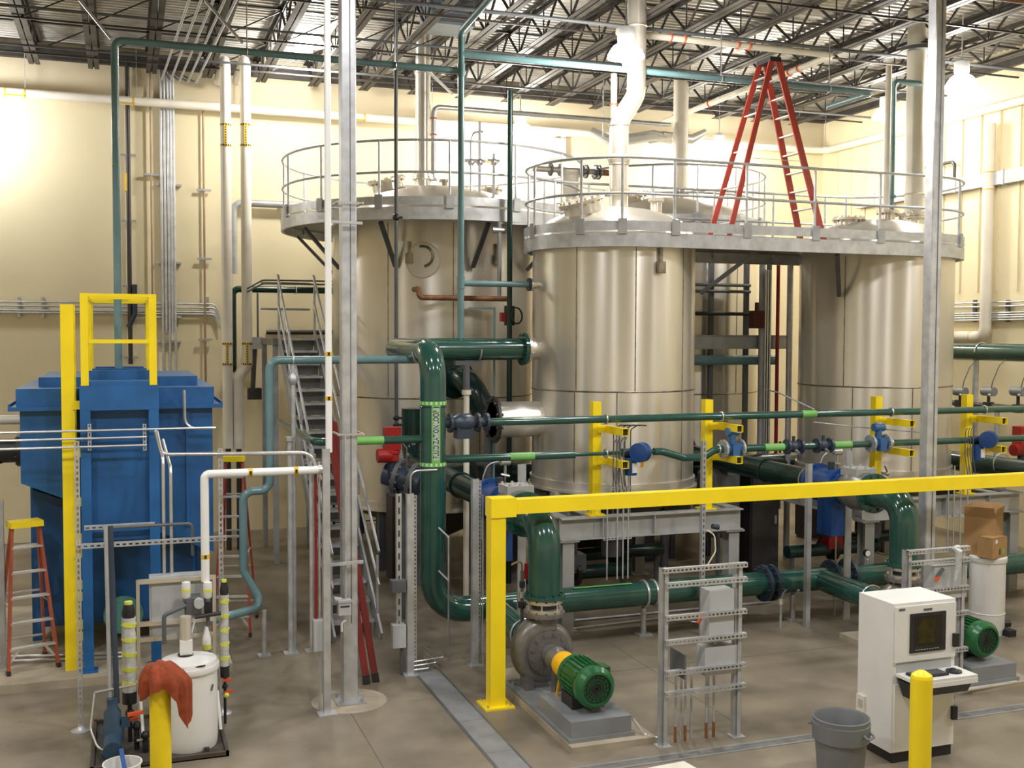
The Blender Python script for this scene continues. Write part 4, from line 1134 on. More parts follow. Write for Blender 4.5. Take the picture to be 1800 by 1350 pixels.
# wall drops
def wall_pipe(nm, label, px, p0, p1, r, m, clamps, y=YW - .11, cat='pipe'):
    a, b = P(px, p0, Y=y), P(px, p1, Y=y)
    t = T(nm, label, cat, (a.x, y, b.z))
    G().cyl((a.x, y, b.z), (a.x, y, a.z), r, n=10).build('pipe_run', m, t)
    for c in clamps:
        z = P(px, c, Y=y).z
        G().bar((a.x - .14, y + .0, z), (a.x + .14, y + .0, z), .05, .04).box(a.x - .03, y, z - .02, a.x + .03, YW - .003, z + .02).build('wall_clamp', 'galv_dull', t)
    return t
t = wall_pipe('sprinkler_drop', 'black iron drop pipe on the back wall behind the yellow guard', 223, 95, 640, .045, 'black_pipe', (272, 388, 503, 628))
z = P(223, 318, Y=YW - .1).z
x = P(223, 318, Y=YW - .1).x
G().cyl((x, YW - .1, z - .2), (x, YW - .1, z + .15), .048, n=10).build('label_sleeve', 'label_yellow', t)
G().tube([(x, YW - .1, P(223, 575, Y=YW - .1).z), (x + .12, YW - .14, P(223, 552, Y=YW - .1).z), (x + .12, YW - .14, P(223, 500, Y=YW - .1).z)], .05, 10, .08).build('offset_fitting', 'steel_blue', t)
wall_pipe('copper_drop', 'thin copper line running straight down the back wall', 263, 80, 560, .02, 'copper', (307,))
wall_pipe('conduit_drop', 'single thin copper-coloured conduit on the wall near the insulated pipes', 357, 190, 690, .022, 'copper', (334, 455, 597), cat='conduit')
t = T('conduit_bank', 'bank of parallel galvanised conduits strapped up the back wall', 'conduit', (P(291, 400, Y=YW - .1).x, YW - .1, 2))
for k, px in enumerate((282, 288, 294, 299, 304)):
    a, b = P(px, 150, Y=YW - .12), P(px, 585 if k in (1, 3) else 690, Y=YW - .12)
    G().cyl((a.x, YW - .12, b.z), (a.x, YW - .12, a.z + .3), .026, n=10).build('conduit_run', 'galv', t)
    G().tube([(a.x, YW - .12, a.z + .3), (a.x + .1 * k, YW - .8, 8.98), (a.x + .3 + .1 * k, YW - 8, 9.03)], .022, 8, .3).build('ceiling_conduit', 'galv_dull', t)
for py in (184, 324, 461, 557, 600, 657):
    a, b = P(275, py, Y=YW - .08), P(319, py, Y=YW - .08)
    G().bar((a.x, YW - .06, a.z), (b.x, YW - .06, a.z), .08, .041).build('conduit_strut', 'galv', t)
t = T('conduit_bank', 'sideways run of thin conduits along the back wall at handrail height', 'conduit', (-2, YW - .08, 4.6))
for py in (530, 537, 545, 549):
    a, b = P(0, py, Y=YW - .1), P(378, py, Y=YW - .1)
    G().tube([(XL + .1, YW - .1, a.z), (b.x, YW - .1, a.z), (b.x + .1, YW - .1, a.z - .3)], .018, 8, .1).build('conduit_run', 'galv', t)
for px in (33, 75, 365):
    a = P(px, 522, Y=YW - .06); b = P(px, 558, Y=YW - .06)
    G().bar((a.x, YW - .05, b.z), (a.x, YW - .05, a.z), .05, .08, (0, 1, 0)).build('conduit_strut', 'galv', t)
# grey pipe run behind the white pipes toward the back tank
a, b = P(415, 352, Y=22.4), P(575, 352, Y=22.4)
pipe('conduit', 'grey bent pipe behind the white insulated pipes, running to the ring platform', [(a.x - .02, 22.8, P(415, 480, Y=22.6).z), (a.x - .02, 22.8, a.z), (b.x + .6, 22.8, a.z)], .075, 'galv_dull', .2, 14)
G().box(a.x - .06, 22.8, a.z - .9, a.x + .02, YW - .003, a.z - .8).box(a.x + .9, 22.8, a.z - .04, a.x + .98, YW - .003, a.z + .04).build('pipe_bracket', 'galv_dull', bpy.data.objects['conduit.001'])
a, b = P(412, 508, Y=22.0), P(572, 510, Y=22.0)
pipe('process_pipe', 'dark green pipe standing between the white insulated pipes and turning over the stair head', [(a.x - .03, 22.95, P(412, 650, Y=22.0).z), (a.x - .03, 22.0, P(412, 650, Y=22.0).z), (a.x - .03, 22.0, a.z), (b.x + .6, 22.0, a.z)], .065, 'green_dark', .12, 14, bands=[((P(520, 508, Y=22.0).x, 22.0, a.z), (1, 0, 0))])
for k in (0, 1):
    a, b = P(440 + 8 * k, 502 - 8 * k, Y=20.6), P(575, 495 + 5 * k, Y=20.6)
    z = P(500, 493 + 6 * k, Y=20.6).z
    pipe('conduit', 'thin dark conduit just above the green pipe at the stair head, %s' % ('upper' if k == 0 else 'lower'), [(P(438, 500, Y=20.6).x, 20.9, z - .15), (P(462, 500, Y=20.6).x, 20.6, z), (b.x + 1.2, 20.6, z)], .016, 'dark_grey', .1, 8)
a = P(480, 584, Y=22.92)
pipe('drain_pipe', 'black iron pipe along the wall behind the stair head', [(P(468, 584, Y=22.92).x, 22.92, a.z), (P(575, 584, Y=22.92).x + 1.5, 22.92, a.z)], .05, 'black_pipe', 0, 10, bands=[((P(503, 584, Y=22.92).x, 22.92, a.z), (1, 0, 0))])
t = T('junction_box', 'small dark junction box with a stem below it, behind the white pipes', 'box', P(448, 603, Y=22.4))
a = P(448, 603, Y=22.4)
G().box(a.x - .13, 22.3, a.z - .12, a.x + .13, 22.98, a.z + .12).build('box_body', 'galv_dull', t)
for s in (-.08, .06): G().cyl((a.x + s, 22.4, a.z), (a.x + s, 22.4, P(448, 515, Y=22.4).z), .02, n=8).build('conduit_run', 'dark_grey', t)
G().cyl((a.x, 22.4, a.z), (a.x - .05, 22.4, P(445, 690, Y=22.4).z), .05, n=10).box(a.x - .15, 22.3, P(445, 702, Y=22.4).z, a.x + .12, 22.5, P(445, 682, Y=22.4).z).build('drop_stem', 'black_pipe', t)

# ---------------------------------------------------------------- the stair
sx0, sx1 = P(490, 600, Y=19.4).x, P(553, 600, Y=19.4).x
yb, yt_, zt_ = 14.35, 19.4, 4.02
t = T('steel_stair', 'grey steel stair climbing away to the back tank platform, with pipe handrails', 'stair', ((sx0 + sx1) / 2, yb, 0))
n = 19
for k in range(n):
    f = (k + 1) / n
    yy, zz = yb + (yt_ - yb) * f, zt_ * f
    g = G().box(sx0 + .03, yy - .24, zz - .035, sx1 - .03, yy, zz)
    g.build('stair_tread', 'galv_dull', t)
    G().box(sx0 + .03, yy - .012, zz - zt_ / n, sx1 - .03, yy, zz - .03).build('stair_riser', 'grey_base', t)
for x in (sx0, sx1):
    G().bar((x, yb - .2, .0), (x, yt_, zt_), .03, .26).build('stair_stringer', 'galv_dull', t)
    for dz, nm in ((1.02, 'hand_rail'), (.56, 'mid_rail')):
        G().tube([(x, yb - .1, .15 + dz), (x, yt_ + .1, zt_ + dz + .1)], .021, 10).build(nm, 'galv', t)
    for k in (0, .25, .5, .75, 1):
        yy, zz = yb + (yt_ - yb) * k, zt_ * k
        G().cyl((x, yy, zz), (x, yy, zz + 1.1), .021, n=8).build('rail_post', 'galv', t)
G().box(sx0 - .1, yt_, zt_ - .12, sx1 + .2, 21.2, zt_).build('landing_deck', 'grating', t)
for x in (sx0 - .05, sx1 + .15):
    for y in (yt_ + .1, 21.1): G().bar((x, y, 0), (x, y, zt_ - .12), .09, .09, (0, 1, 0)).build('landing_post', 'galv_dull', t)
for z in (.55, 1.05): G().bar((sx0 - .1, 21.15, zt_ + z), (sx1 + .2, 21.15, zt_ + z), .04, .04).build('landing_rail', 'galv_dull', t)
# ---------------------------------------------------------------- column-side services of the goal post area
yq = 11.55
# white plastic pipe strapped to the left column, with banded labels
xw = P(577, 500, Y=yq).x
zw1 = P(577, 880, Y=yq).z
zh = P(480, 829, Y=yq).z
xh = P(360, 900, Y=yq).x
t = T('plastic_pipe', 'white plastic pipe strapped up the galvanised column with black and yellow bands', 'pipe', (xw, yq, 0))
G().cyl((xw, yq, P(577, 795, Y=yq).z), (xw, yq, 8.8), .036, n=16).build('pipe_run', 'white_pvc', t)
for py in (622, 700):
    z = P(577, py, Y=yq).z
    s = G().band((xw, yq, z - .022), (xw, yq, z + .022), .0385).build('label_band', 'label_yellow', t)
    G().bar((xw - .004, yq - .038, z - .018), (xw - .004, yq - .038, z + .018), .024, .006, (0, 1, 0)).build('band_mark', 'black', s)
for z in (1.6, 5.3):
    G().bar((xw - .08, yq + .05, z), (2.45, yq + .12, z), .04, .03).build('pipe_strap', 'galv', t)
t = T('plastic_pipe', 'white plastic pipe bent across to the chemical skid, with two black and yellow bands', 'pipe', (xh, yq, .9))
G().tube([(P(563, 829, Y=yq).x, yq, zh), (xh, yq, zh), (xh, yq, P(360, 1022, Y=yq).z)], .043, 16, .05).build('pipe_run', 'white_pvc', t)
G().band((P(563, 829, Y=yq).x - .02, yq, zh), (P(563, 829, Y=yq).x + .06, yq, zh), .052).build('end_socket', 'zinc', t)
for px in (440, 520):
    x = P(px, 830, Y=yq).x
    s = G().band((x - .022, yq, zh), (x + .022, yq, zh), .0455).build('label_band', 'label_yellow', t)
    G().bar((x, yq - .0445, zh - .02), (x, yq - .0445, zh + .02), .022, .006, (0, 1, 0)).build('band_mark', 'black', s)
z = P(360, 978, Y=yq).z
s = G().band((xh, yq, z - .022), (xh, yq, z + .022), .0455).build('label_band', 'label_yellow', t)
G().bar((xh, yq - .0445, z - .018), (xh, yq - .0445, z + .018), .024, .006, (0, 1, 0)).build('band_mark', 'black', s)
# strut stand with conduits before the column
xs = P(573, 1000, Y=yq).x
t = T('strut_post', 'galvanised strut post with conduits and grey box against the white plastic pipe', 'post', (xs, yq, 0))
ztp = P(573, 788, Y=yq).z
G().strut((xs, yq - .06, 0), (xs, yq - .06, ztp), (0, -1, 0), .075, False).build('strut_channel', 'galv', t)
G().cbox((xs, yq - .04, 0), .2, .16, .015).build('post_base_plate', 'galv', t)
for px in (548, 556, 562):
    a = P(px, 1100, Y=yq + .12)
    G().cyl((a.x, yq + .12, .0 if px == 562 else .72), (a.x, yq + .12, 2.72), .014 if px != 548 else .020, n=8).build('conduit_run', 'galv' if px != 556 else 'red', t)
a, b = P(550, 1090, Y=yq + .08), P(571, 1140, Y=yq + .08)
G().box(a.x, yq, b.z, b.x - .02, yq + .16, a.z).build('junction_box', 'grey_box', t)
# switch and hook on the column
a = P(604, 1066, Y=YC - .14)
t = T('disconnect_switch', 'small grey switch box on the galvanised column, with a black slot', 'switch', (a.x, YC - .2, a.z - .1))
G().box(a.x - .07, YC - .22, a.z - .08, a.x + .07, YC - .115, a.z + .08).build('switch_body', 'grey_box', t)
G().box(a.x - .05, YC - .225, a.z + .01, a.x + .05, YC - .218, a.z + .025).build('switch_slot', 'black', t)
G().box(a.x - .075, YC - .23, a.z + .06, a.x + .075, YC - .115, a.z + .085).build('switch_hood', 'grey_box', t)
G().cyl((a.x + .02, YC - .16, a.z + .08), (a.x + .02, YC - .16, 3.0), .010, n=8).build('conduit_run', 'galv', t)
a = P(593, 1056, Y=YC - .14)
G().prism([(a.x - .04, YC - .13, a.z + .05), (a.x + .05, YC - .13, a.z + .03), (a.x + .03, YC - .13, a.z - .06), (a.x, YC - .13, a.z - .03)], (0, -.015, 0)).build('paper_tag', 'white', label='torn white tag hanging on the galvanised column', cat='tag')
a = P(601, 1100, Y=YC - .14)
G().tube([(a.x + .05, YC - .10, a.z + .04), (a.x + .0, YC - .13, a.z + .04), (a.x, YC - .13, a.z - .07)], .012, 8, .03).build('pipe_hook', 'white_pvc', label='small white hooked pipe stub low on the galvanised column', cat='hook')
# wire strap round the column
for z, nm in ((P(600, 358, Y=YC).z, 'beside the ring platform'), (P(600, 762, Y=YC).z, 'by the slim green pipe')):
    t = T('column_clamp', 'bolted clamp around the galvanised column %s' % nm, 'clamp', (2.33, YC, z))
    G().bar((2.20, YC - .13, z), (2.46, YC - .13, z), .012, .02).build('clamp_strap', 'zinc', t)
    for s in (-.135, .135): G().cyl((2.33 + s, YC - .16, z), (2.33 + s, YC + .16, z), .014, n=8).build('clamp_bolt', 'zinc', t)

# strut posts near the loop pipe
for (px, pt, base, lab, boxes) in ((722, 868, 1187, 'galvanised strut post with junction boxes, standing left of the upright loop pipe', True), (836, 842, 1170, 'plain galvanised strut post standing between the loop pipe and the yellow post', False)):
    b = P(px, base, Z=0)
    zt_ = P(px, pt, Y=b.y).z
    t = T('strut_post', lab.replace('left of', 'on the stair side of'), 'post', b)
    G().strut((b.x, b.y, 0), (b.x, b.y, zt_), (0, -1, 0), .082, False).build('strut_channel', 'galv', t)
    G().strut((b.x + .07, b.y + .06, 0), (b.x + .07, b.y + .06, zt_ - .03), (0, -1, 0), .041).build('strut_channel', 'galv', t)
    G().cbox((b.x, b.y + .02, 0), .17, .16, .012).build('post_base_plate', 'galv', t)
    if boxes:
        G().strut((b.x - .13, b.y + .05, .55), (b.x - .13, b.y + .05, zt_), (0, -1, 0), .06, True, .13).build('strut_channel', 'galv', t)
        for z0, z1_, w in ((.35, .62, .12), (1.02, 1.16, .13)):
            G().box(b.x - .10 - w, b.y - .02, z0, b.x - .06, b.y + .12, z1_).build('junction_box', 'grey_box' if z0 < 1 else 'dark_grey', t)
        G().cyl((b.x - .1, b.y + .05, 0), (b.x - .1, b.y + .05, .55), .02, n=8).build('conduit_run', 'dark_grey', t)
        for k in range(3): G().tube([(b.x + .02, b.y + .03, .05 + .05 * k), (b.x + .25 + .1 * k, b.y + .05, .05 + .06 * k), (b.x + .3, b.y + .5, .06 + .06 * k)], .009, 6, .05).build('floor_tube', 'zinc', t)
    else:
        G().cyl((b.x + .10, b.y + .03, .0), (b.x + .10, b.y + .03, zt_ - .2), .010, n=8).build('conduit_run', 'zinc', t)
# tall strut post before the second valve
b = P(1420, 1103, Z=0)
G().strut((b.x, b.y, 0), (b.x, b.y, P(1430, 815, Y=b.y).z), (0, -1, 0), .07, False).build('strut_post', 'galv_dull', label='tall plain strut post standing in front of the second blue valve', cat='post')

# ---- strut racks with switch boxes
def strut_rack(x0, x1, y, h, bars, label, nb):
    t = T('strut_rack', label, 'rack', ((x0 + x1) / 2, y, 0), 'strut racks')
    for x in (x0, x1):
        G().strut((x, y, 0), (x, y, h), (0, -1, 0), .062, False).build('rack_post', 'galv', t)
        G().strut((x + .035, y - .005, .0), (x + .035, y - .005, h), (1, 0, 0), .041).build('rack_post_slotted', 'galv', t)
        G().cbox((x, y, 0), .14, .14, .012).build('post_base_plate', 'galv', t)
    for k, z in enumerate(bars):
        G().strut((x0 - (.0 if k else .03), y - .05, z), (x1 + .08, y - .05, z), (0, -1, 0), .05, True, .045).build('rack_bar', 'galv', t)
    return t
fx0, fx1 = 5.02, 5.86
rz = [P(1174, py, Y=9.45).z for py in (1004, 1030, 1088, 1131, 1185, 1222)]
t = strut_rack(fx0, fx1, 9.5, rz[0] + .02, rz, 'galvanised strut rack with slotted cross bars standing in front of the pump skid', 6)
a, b = P(1230, 1134, Y=9.6), P(1290, 1176, Y=9.6)
t2 = T('disconnect_switch', 'grey disconnect box on the strut rack, its lid facing away', 'switch', ((a.x + b.x) / 2, 9.6, b.z))
G().box(a.x + .0, 9.49, b.z, b.x, 9.66, a.z).build('switch_body', 'grey_box', t2)
a2, b2 = P(1238, 1035, Y=9.6), P(1280, 1120, Y=9.6)
t2 = T('disconnect_switch', 'tall grey motor disconnect with an orange handle on the strut rack', 'switch', (a2.x, 9.6, b2.z))
G().box(a2.x, 9.49, b2.z, b2.x, 9.68, a2.z).build('switch_body', 'grey_box', t2)
G().bar((a2.x - .03, 9.58, a2.z - .25), (a2.x - .10, 9.54, a2.z - .33), .03, .02).build('switch_handle', 'orange', t2)
G().cyl((a2.x + .12, 9.58, b2.z), (a2.x + .12, 9.58, a.z), .016, n=8).build('conduit_nipple', 'zinc', t2)
a, b = P(1178, 1137, Y=9.75), P(1190, 1178, Y=9.75)
G().box(a.x, 9.45, b.z, a.x + .02, 9.75, a.z).build('mounting_plate', 'dark_grey', label='thin dark mounting plate seen edge-on in the strut rack', cat='plate')
t = T('conduit_stub_group', 'cluster of slim conduits with rusty ends rising from the slab inside the strut rack', 'conduit', (5.4, 9.55, 0))
for k, px in enumerate((1187, 1199, 1204, 1217, 1241, 1246, 1254)):
    q = P(px, 1300, Y=9.56)
    G().cyl((q.x, 9.56 + .03 * (k % 2), .0), (q.x, 9.56 + .03 * (k % 2), rz[4] + .0), .013, n=8).build('conduit_run', 'galv', t)
    if k % 2 == 0: G().cyl((q.x, 9.56, .0), (q.x, 9.56, .16), .016, n=8).build('rusty_end', 'rust', t)
b = P(1060 + 65, 1290, Z=.02)
pipe('flex_conduit', 'bright flexible conduit looping from the pump motor base to the strut rack', [(XP1 + .36, 9.75, .22), (XP1 + .46, 9.68, .06), (XP1 + .62, 9.6, .03), (5.0, 9.52, .04)], .016, 'zinc', .08, 8)
gx0, gx1 = P(1593, 1000, Y=9.9).x, P(1690, 990, Y=9.9).x
rz2 = [P(1600, py, Y=9.9).z for py in (970, 990, 1040, 1085, 1150)]
t = strut_rack(gx0 + .02, gx1, 9.9, rz2[0] + .02, rz2, 'galvanised strut rack behind the white cabinet with a rag tied to its top bar', 5)
a, b = P(1630, 992, Y=10.0), P(1686, 1030, Y=10.0)
t2 = T('disconnect_switch', 'grey motor disconnect with an orange handle on the rack behind the cabinet', 'switch', (a.x, 10, b.z))
G().box(a.x, 9.88, b.z - .1, b.x, 10.06, a.z).build('switch_body', 'grey_box', t2)
G().bar((a.x + .02, 9.86, a.z - .12), (a.x + .09, 9.84, a.z - .02), .03, .03).build('switch_handle', 'dark_grey', t2)
G().bar((a.x + .0, 9.855, a.z - .16), (a.x + .03, 9.85, a.z - .11), .035, .03).build('handle_grip', 'orange', t2)
a = P(1683, 965, Y=9.8)
t2 = T('rag', 'pale rag tied to the top bar of the rack behind the cabinet', 'rag', (a.x, 9.8, a.z - .35))
G().tube([(a.x - .06, 9.80, a.z + .02), (a.x, 9.78, a.z - .02), (a.x + .01, 9.79, a.z - .18), (a.x - .02, 9.80, a.z - .36)], [.02, .045, .035, .02], 10).ball((a.x, 9.8, a.z + .02), .04, 10, (1.2, .8, .7)).build('rag_fold', 'wrap_film', t2)

# ---------------------------------------------------------------- white operator cabinet
cx0, cx1, cyf, cyb = 6.88, 7.62, 8.37, 8.90
hc = 1.545
t = T('operator_cabinet', 'white steel operator cabinet with a dark touch screen and fold-out keyboard shelf', 'cabinet', ((cx0 + cx1) / 2, cyf, 0))
G().box(cx0 + .02, cyf + .02, 0, cx1 - .02, cyb - .02, .10).build('plinth', 'black', t)
G().box(cx0, cyf + .02, .10, cx1, cyb, hc).build('cabinet_body', 'white', t)
dz0 = .98
G().box(cx0 + .02, cyf, dz0, cx1 - .01, cyf + .03, hc - .03).build('screen_door', 'white', t)
d = G().box(cx0 + .02, cyf, .11, cx1 - .01, cyf + .03, .77).build('lower_door', 'white', t)
G().box(cx0 + .05, cyf + .012, .78, cx1 - .05, cyf + .025, .965).build('keyboard_recess', 'grey_box', t)
sc = G().box(cx0 + .18, cyf - .012, 1.06, cx1 - .14, cyf + .005, 1.44).build('screen_bezel', 'black', t)
G().box(cx0 + .23, cyf - .014, 1.12, cx1 - .19, cyf - .008, 1.41).build('screen_glass', 'screen', sc)
G().box(cx0 + .27, cyf - .016, 1.15, cx1 - .27, cyf - .012, 1.38).build('dim_display', 'screen_glow', sc)
for k in range(9): G().box(cx0 + .24 + .032 * k, cyf - .016, 1.085, cx0 + .258 + .032 * k, cyf - .01, 1.09).build('bezel_key_mark', 'label_grey', sc)
G().box(cx0 + .05, cyf - .004, hc - .065, cx0 + .12, cyf + .002, hc - .045).build('name_plate', 'dark_grey', t)
G().box(cx0 + .34, cyf - .004, hc - .085, cx0 + .44, cyf + .002, hc - .065).build('name_plate', 'dark_grey', t)
for z in (.42, 1.14):
    G().box(cx1 - .05, cyf - .03, z - .06, cx1 + .01, cyf + .01, z + .07).build('door_latch', 'black', t)
s = G().box(cx0 + .04, cyf - .27, .845, cx1 + .02, cyf + .02, .875).build('keyboard_shelf', 'white', t)
G().box(cx0 + .10, cyf - .20, .876, cx0 + .48, cyf - .05, .896).build('keyboard', 'black', s)
for r in range(4):
    g = G()
    for k in range(12): g.box(cx0 + .11 + .030 * k, cyf - .19 + .034 * r, .896, cx0 + .134 + .030 * k, cyf - .163 + .034 * r, .903)
    g.build('key', 'dark_grey', s)
G().cyl((cx1 - .14, cyf - .13, .876), (cx1 - .14, cyf - .13, .89), .075, n=20).build('mouse_pad', 'black', s)
G().ball((cx1 - .14, cyf - .13, .89), .04, 12, (1, 1.3, .6)).build('mouse', 'black', s)
G().box(cx0 + .0, cyf - .275, .80, cx1 + .02, cyf - .262, .845).build('shelf_lip', 'white', s)
G().prism([(cx0 + .03, cyf - .02, .83), (cx0 + .03, cyf - .25, .83), (cx0 + .10, cyf - .10, .66), (cx0 + .10, cyf - .02, .66)], (cx1 - cx0 - .04, 0, 0)).build('shelf_bracket', 'black', t)
a = P(1514, 1226, Y=8.95)
G().box(cx0 - .03, cyb - .14, a.z - .1, cx0, cyb - .02, a.z + .08).build('side_socket', 'cream', t)
G().box(cx0 - .035, cyb - .12, a.z - .04, cx0 - .03, cyb - .06, a.z + .04).build('socket_face', 'grey_box', t)
G().tube([(cx1 + .01, cyf + .1, .8), (cx1 + .03, cyf + .05, .55), (cx1 + .02, cyf + .1, .40)], .012, 8, .1).build('cord', 'black', t)
# ---------------------------------------------------------------- refuse bin
b = V((6.18, 8.22, 0))
t = T('refuse_bin', 'empty round grey plastic refuse bin standing beside the white cabinet', 'bin', b)
G().lathe([(.20, 0), (.245, .53), (.252, .535), (.258, .60), (.250, .605), (.236, .585), (.19, .02), (0, .02)], b, 40).build('bin_body', 'bin_grey', t)
G().lathe([(.247, .40), (.258, .40), (.264, .555), (.25, .56)], b, 40, cap=False).build('rim_band', 'bin_grey', t)
for a in (-65, 115):
    a = math.radians(a)
    n = V((math.cos(a), math.sin(a), 0)); u = V((-n.y, n.x, 0))
    G().tube([b + n * .255 - u * .06 + V((0, 0, .5)), b + n * .30 - u * .06 + V((0, 0, .47)), b + n * .30 + u * .06 + V((0, 0, .47)), b + n * .255 + u * .06 + V((0, 0, .5))], .012, 8, .02).build('bin_handle', 'bin_grey', t)
p = b + V((-.10, .17, .45))
G().bar(p + V((-.03, .03, 0)), p + V((.05, .045, 0)), .004, .014).build('paper_sticker', 'label_grey', t)
# ---------------------------------------------------------------- bollards, rag, bucket
def bollard(x, y, h, r, label):
    t = T('bollard', label, 'bollard', (x, y, 0), 'yellow bollards')
    G().cyl((x, y, 0), (x, y, h), r, n=28).build('sleeve', 'yellow', t)
    G().lathe([(r, 0), (r * .92, r * .28), (r * .35, r * .66), (0, r * .74)], (x, y, h), 28).build('domed_cap', 'yellow', t)
    return t
c = P(1620, 1195, Y=7.62)
bollard(c.x, 7.62, c.z + .02, .094, 'yellow bollard standing in front of the white cabinet')
c2 = P(281, 1185, Y=9.95)
bollard(c2.x, 9.95, c2.z, .092, 'yellow bollard with a rust-coloured cloth over its top')
# cloth: a draped sheet with folds
def drape(cx, cy, top, r):
    g = G()
    nu, nv = 44, 22
    for j in range(nv + 1):
        for i in range(nu):
            a = 2 * PI * i / nu
            v = j / nv
            fold = .5 + .5 * math.sin(3 * a + .8) * .6 + .25 * math.sin(7 * a + 2)
            L = .20 + .36 * max(0, math.cos(a - math.radians(-25))) ** 3 + .07 * math.sin(2 * a + 1)
            s = v * (r + L)
            if s < r: R, z = s * 1.06, top + .075 + .03 * math.sin(5 * a) * v + .03 * (1 - v)
            else:
                q = s - r
                R = r * 1.10 + .022 + .05 * min(1, q / .10) * (.5 + .9 * fold) + .03 * math.sin(9 * a) * min(1, q / .2)
                z = top + .075 - q + .012 * math.sin(11 * a + q * 30)
            dx = .075 * math.cos(math.radians(-20)) * max(0, math.cos(a - math.radians(-20))) * min(1, max(0, s - r) / .15)
            g.v.append(V((cx + R * math.cos(a) + dx, cy + R * math.sin(a), z)))
    for j in range(nv):
        for i in range(nu):
            a_, b_ = j * nu + i, j * nu + (i + 1) % nu
            g.f.append((a_, b_, b_ + nu, a_ + nu))
    return g
drape(c2.x, 9.95, c2.z, .095).build('draped_cloth', 'cloth', label='rust-coloured cloth draped over the bollard beside the chemical drum', cat='cloth')
bk = P(215, 1350, Y=9.6)
t = T('bucket', 'white plastic bucket with a blue tool sticking out, beside the skid', 'bucket', (bk.x, 9.62, 0))
zr = P(215, 1340, Y=9.62).z
G().lathe([(.125, .0), (.15, zr - .02), (.162, zr - .01), (.162, zr), (.150, zr), (.122, .01), (0, .01)], (bk.x, 9.62, 0), 32).build('bucket_body', 'white', t)
G().ring((bk.x, 9.62, zr - .10), (0, 0, 1), .158, .006, 32, 6).build('bucket_rib', 'white', t)
s_ = G().bar((bk.x + .03, 9.60, zr - .12), (bk.x - .01, 9.70, zr + .09), .035, .015).build('blue_tool', 'blue_plastic', label='blue plastic tool standing in the white bucket', cat='tool')
# fiberglass corner at the very bottom of the picture
a, b = P(1105, 1350, Y=8.2), P(1262, 1350, Y=8.2)
zc_ = P(1232, 1334, Y=8.55).z
G().prism([(a.x - .25, 8.05, zc_ - .06), (a.x - .25, 8.52, zc_ - .02), (b.x - .14, 8.56, zc_), (b.x + .0, 8.3, zc_ - .06), (b.x + .02, 8.05, zc_ - .08)], (0, 0, -.35)).box(a.x + .0, 8.06, 0, b.x - .1, 8.4, zc_ - .35).build('storage_crate', 'cream', label='pale plastic crate whose lid just shows at the bottom edge, before the floor drain', cat='crate')

# ---------------------------------------------------------------- white drum with cartons by the second pump
db = P(1733, 1112, Z=0)
t = T('chemical_drum', 'tall white plastic drum standing by the second pump, cartons on top', 'drum', (db.x, db.y, 0))
hz = P(1733, 975, Y=db.y).z
R = .235
G().lathe([(R * .9, .0), (R * .93, .06), (R, .10), (R, hz - .10), (R * 1.02, hz - .06), (R * .97, hz - .05), (0, hz - .04)], db, 36).build('drum_body', 'white', t)
G().lathe([(R * 1.04, hz - .09), (R * 1.07, hz - .08), (R * 1.07, hz - .02), (R * 1.0, hz), (0, hz)], db, 36).build('drum_lid', 'white', t)
G().ring((db.x, db.y, .30), (0, 0, 1), R, .008, 36, 6).build('drum_hoop', 'white', t)
G().box(db.x + .12, db.y - .3, 0, db.x + .24, db.y - .12, .09).build('drum_foot', 'black', t)
G().cyl((db.x + R, db.y - .05, .12), (db.x + R + .1, db.y - .08, .12), .05, n=12).build('drum_valve', 'black', t)
def carton(c, w, d, h, rot, label, open_top=False, tilt=0):
    t = T('carton', label, 'carton', c, 'cartons on the drum')
    Rm = Matrix.Rotation(rot, 3, 'Z') @ Matrix.Rotation(tilt, 3, 'Y')
    q = lambda x, y, z: V(c) + Rm @ V((x * w / 2, y * d / 2, z * h))
    th = .008
    for nm, x0, y0, x1, y1 in (('front', -1, -1, 1, -1), ('back', -1, 1, 1, 1), ('end', -1, -1, -1, 1), ('end', 1, -1, 1, 1)):
        G().quadbox([q(x0, y0, 0), q(x1, y1, 0), q(x1 * .97, y1 * .97, 0), q(x0 * .97, y0 * .97, 0), q(x0, y0, 1), q(x1, y1, 1), q(x1 * .97, y1 * .97, 1), q(x0 * .97, y0 * .97, 1)]).build('carton_wall', 'cardboard', t)
    if open_top:
        for ax, s in (('x', -1), ('x', 1), ('y', -1), ('y', 1)):
            if ax == 'x': pts = [q(s, -1, 1), q(s, 1, 1), q(s * 1.15, .95, 1.28), q(s * 1.15, -.95, 1.28)]
            else: pts = [q(-1, s, 1), q(1, s, 1), q(.95, s * 1.12, 1.25), q(-.95, s * 1.12, 1.25)]
            G().prism(pts, (0, .004, .003)).build('carton_flap', 'cardboard', t)
        G().quadbox([q(-.96, -.96, .0), q(.96, -.96, 0), q(.96, .96, 0), q(-.96, .96, 0), q(-.96, -.96, .03), q(.96, -.96, .03), q(.96, .96, .03), q(-.96, .96, .03)]).build('carton_floor', 'cardboard_in', t)
    else:
        G().quadbox([q(-1, -1, .985), q(1, -1, .985), q(1, 1, .985), q(-1, 1, .985), q(-1, -1, 1), q(1, -1, 1), q(1, 1, 1), q(-1, 1, 1)]).build('carton_lid', 'cardboard', t)
    return t, q
c0 = V((db.x - .06, db.y - .14, hz + .004))
t, q = carton(c0, .36, .22, .28, .28, 'small closed carton with a green sticker on the white drum')
n = (q(0, -1, .5) - q(0, 0, .5)).normalized()
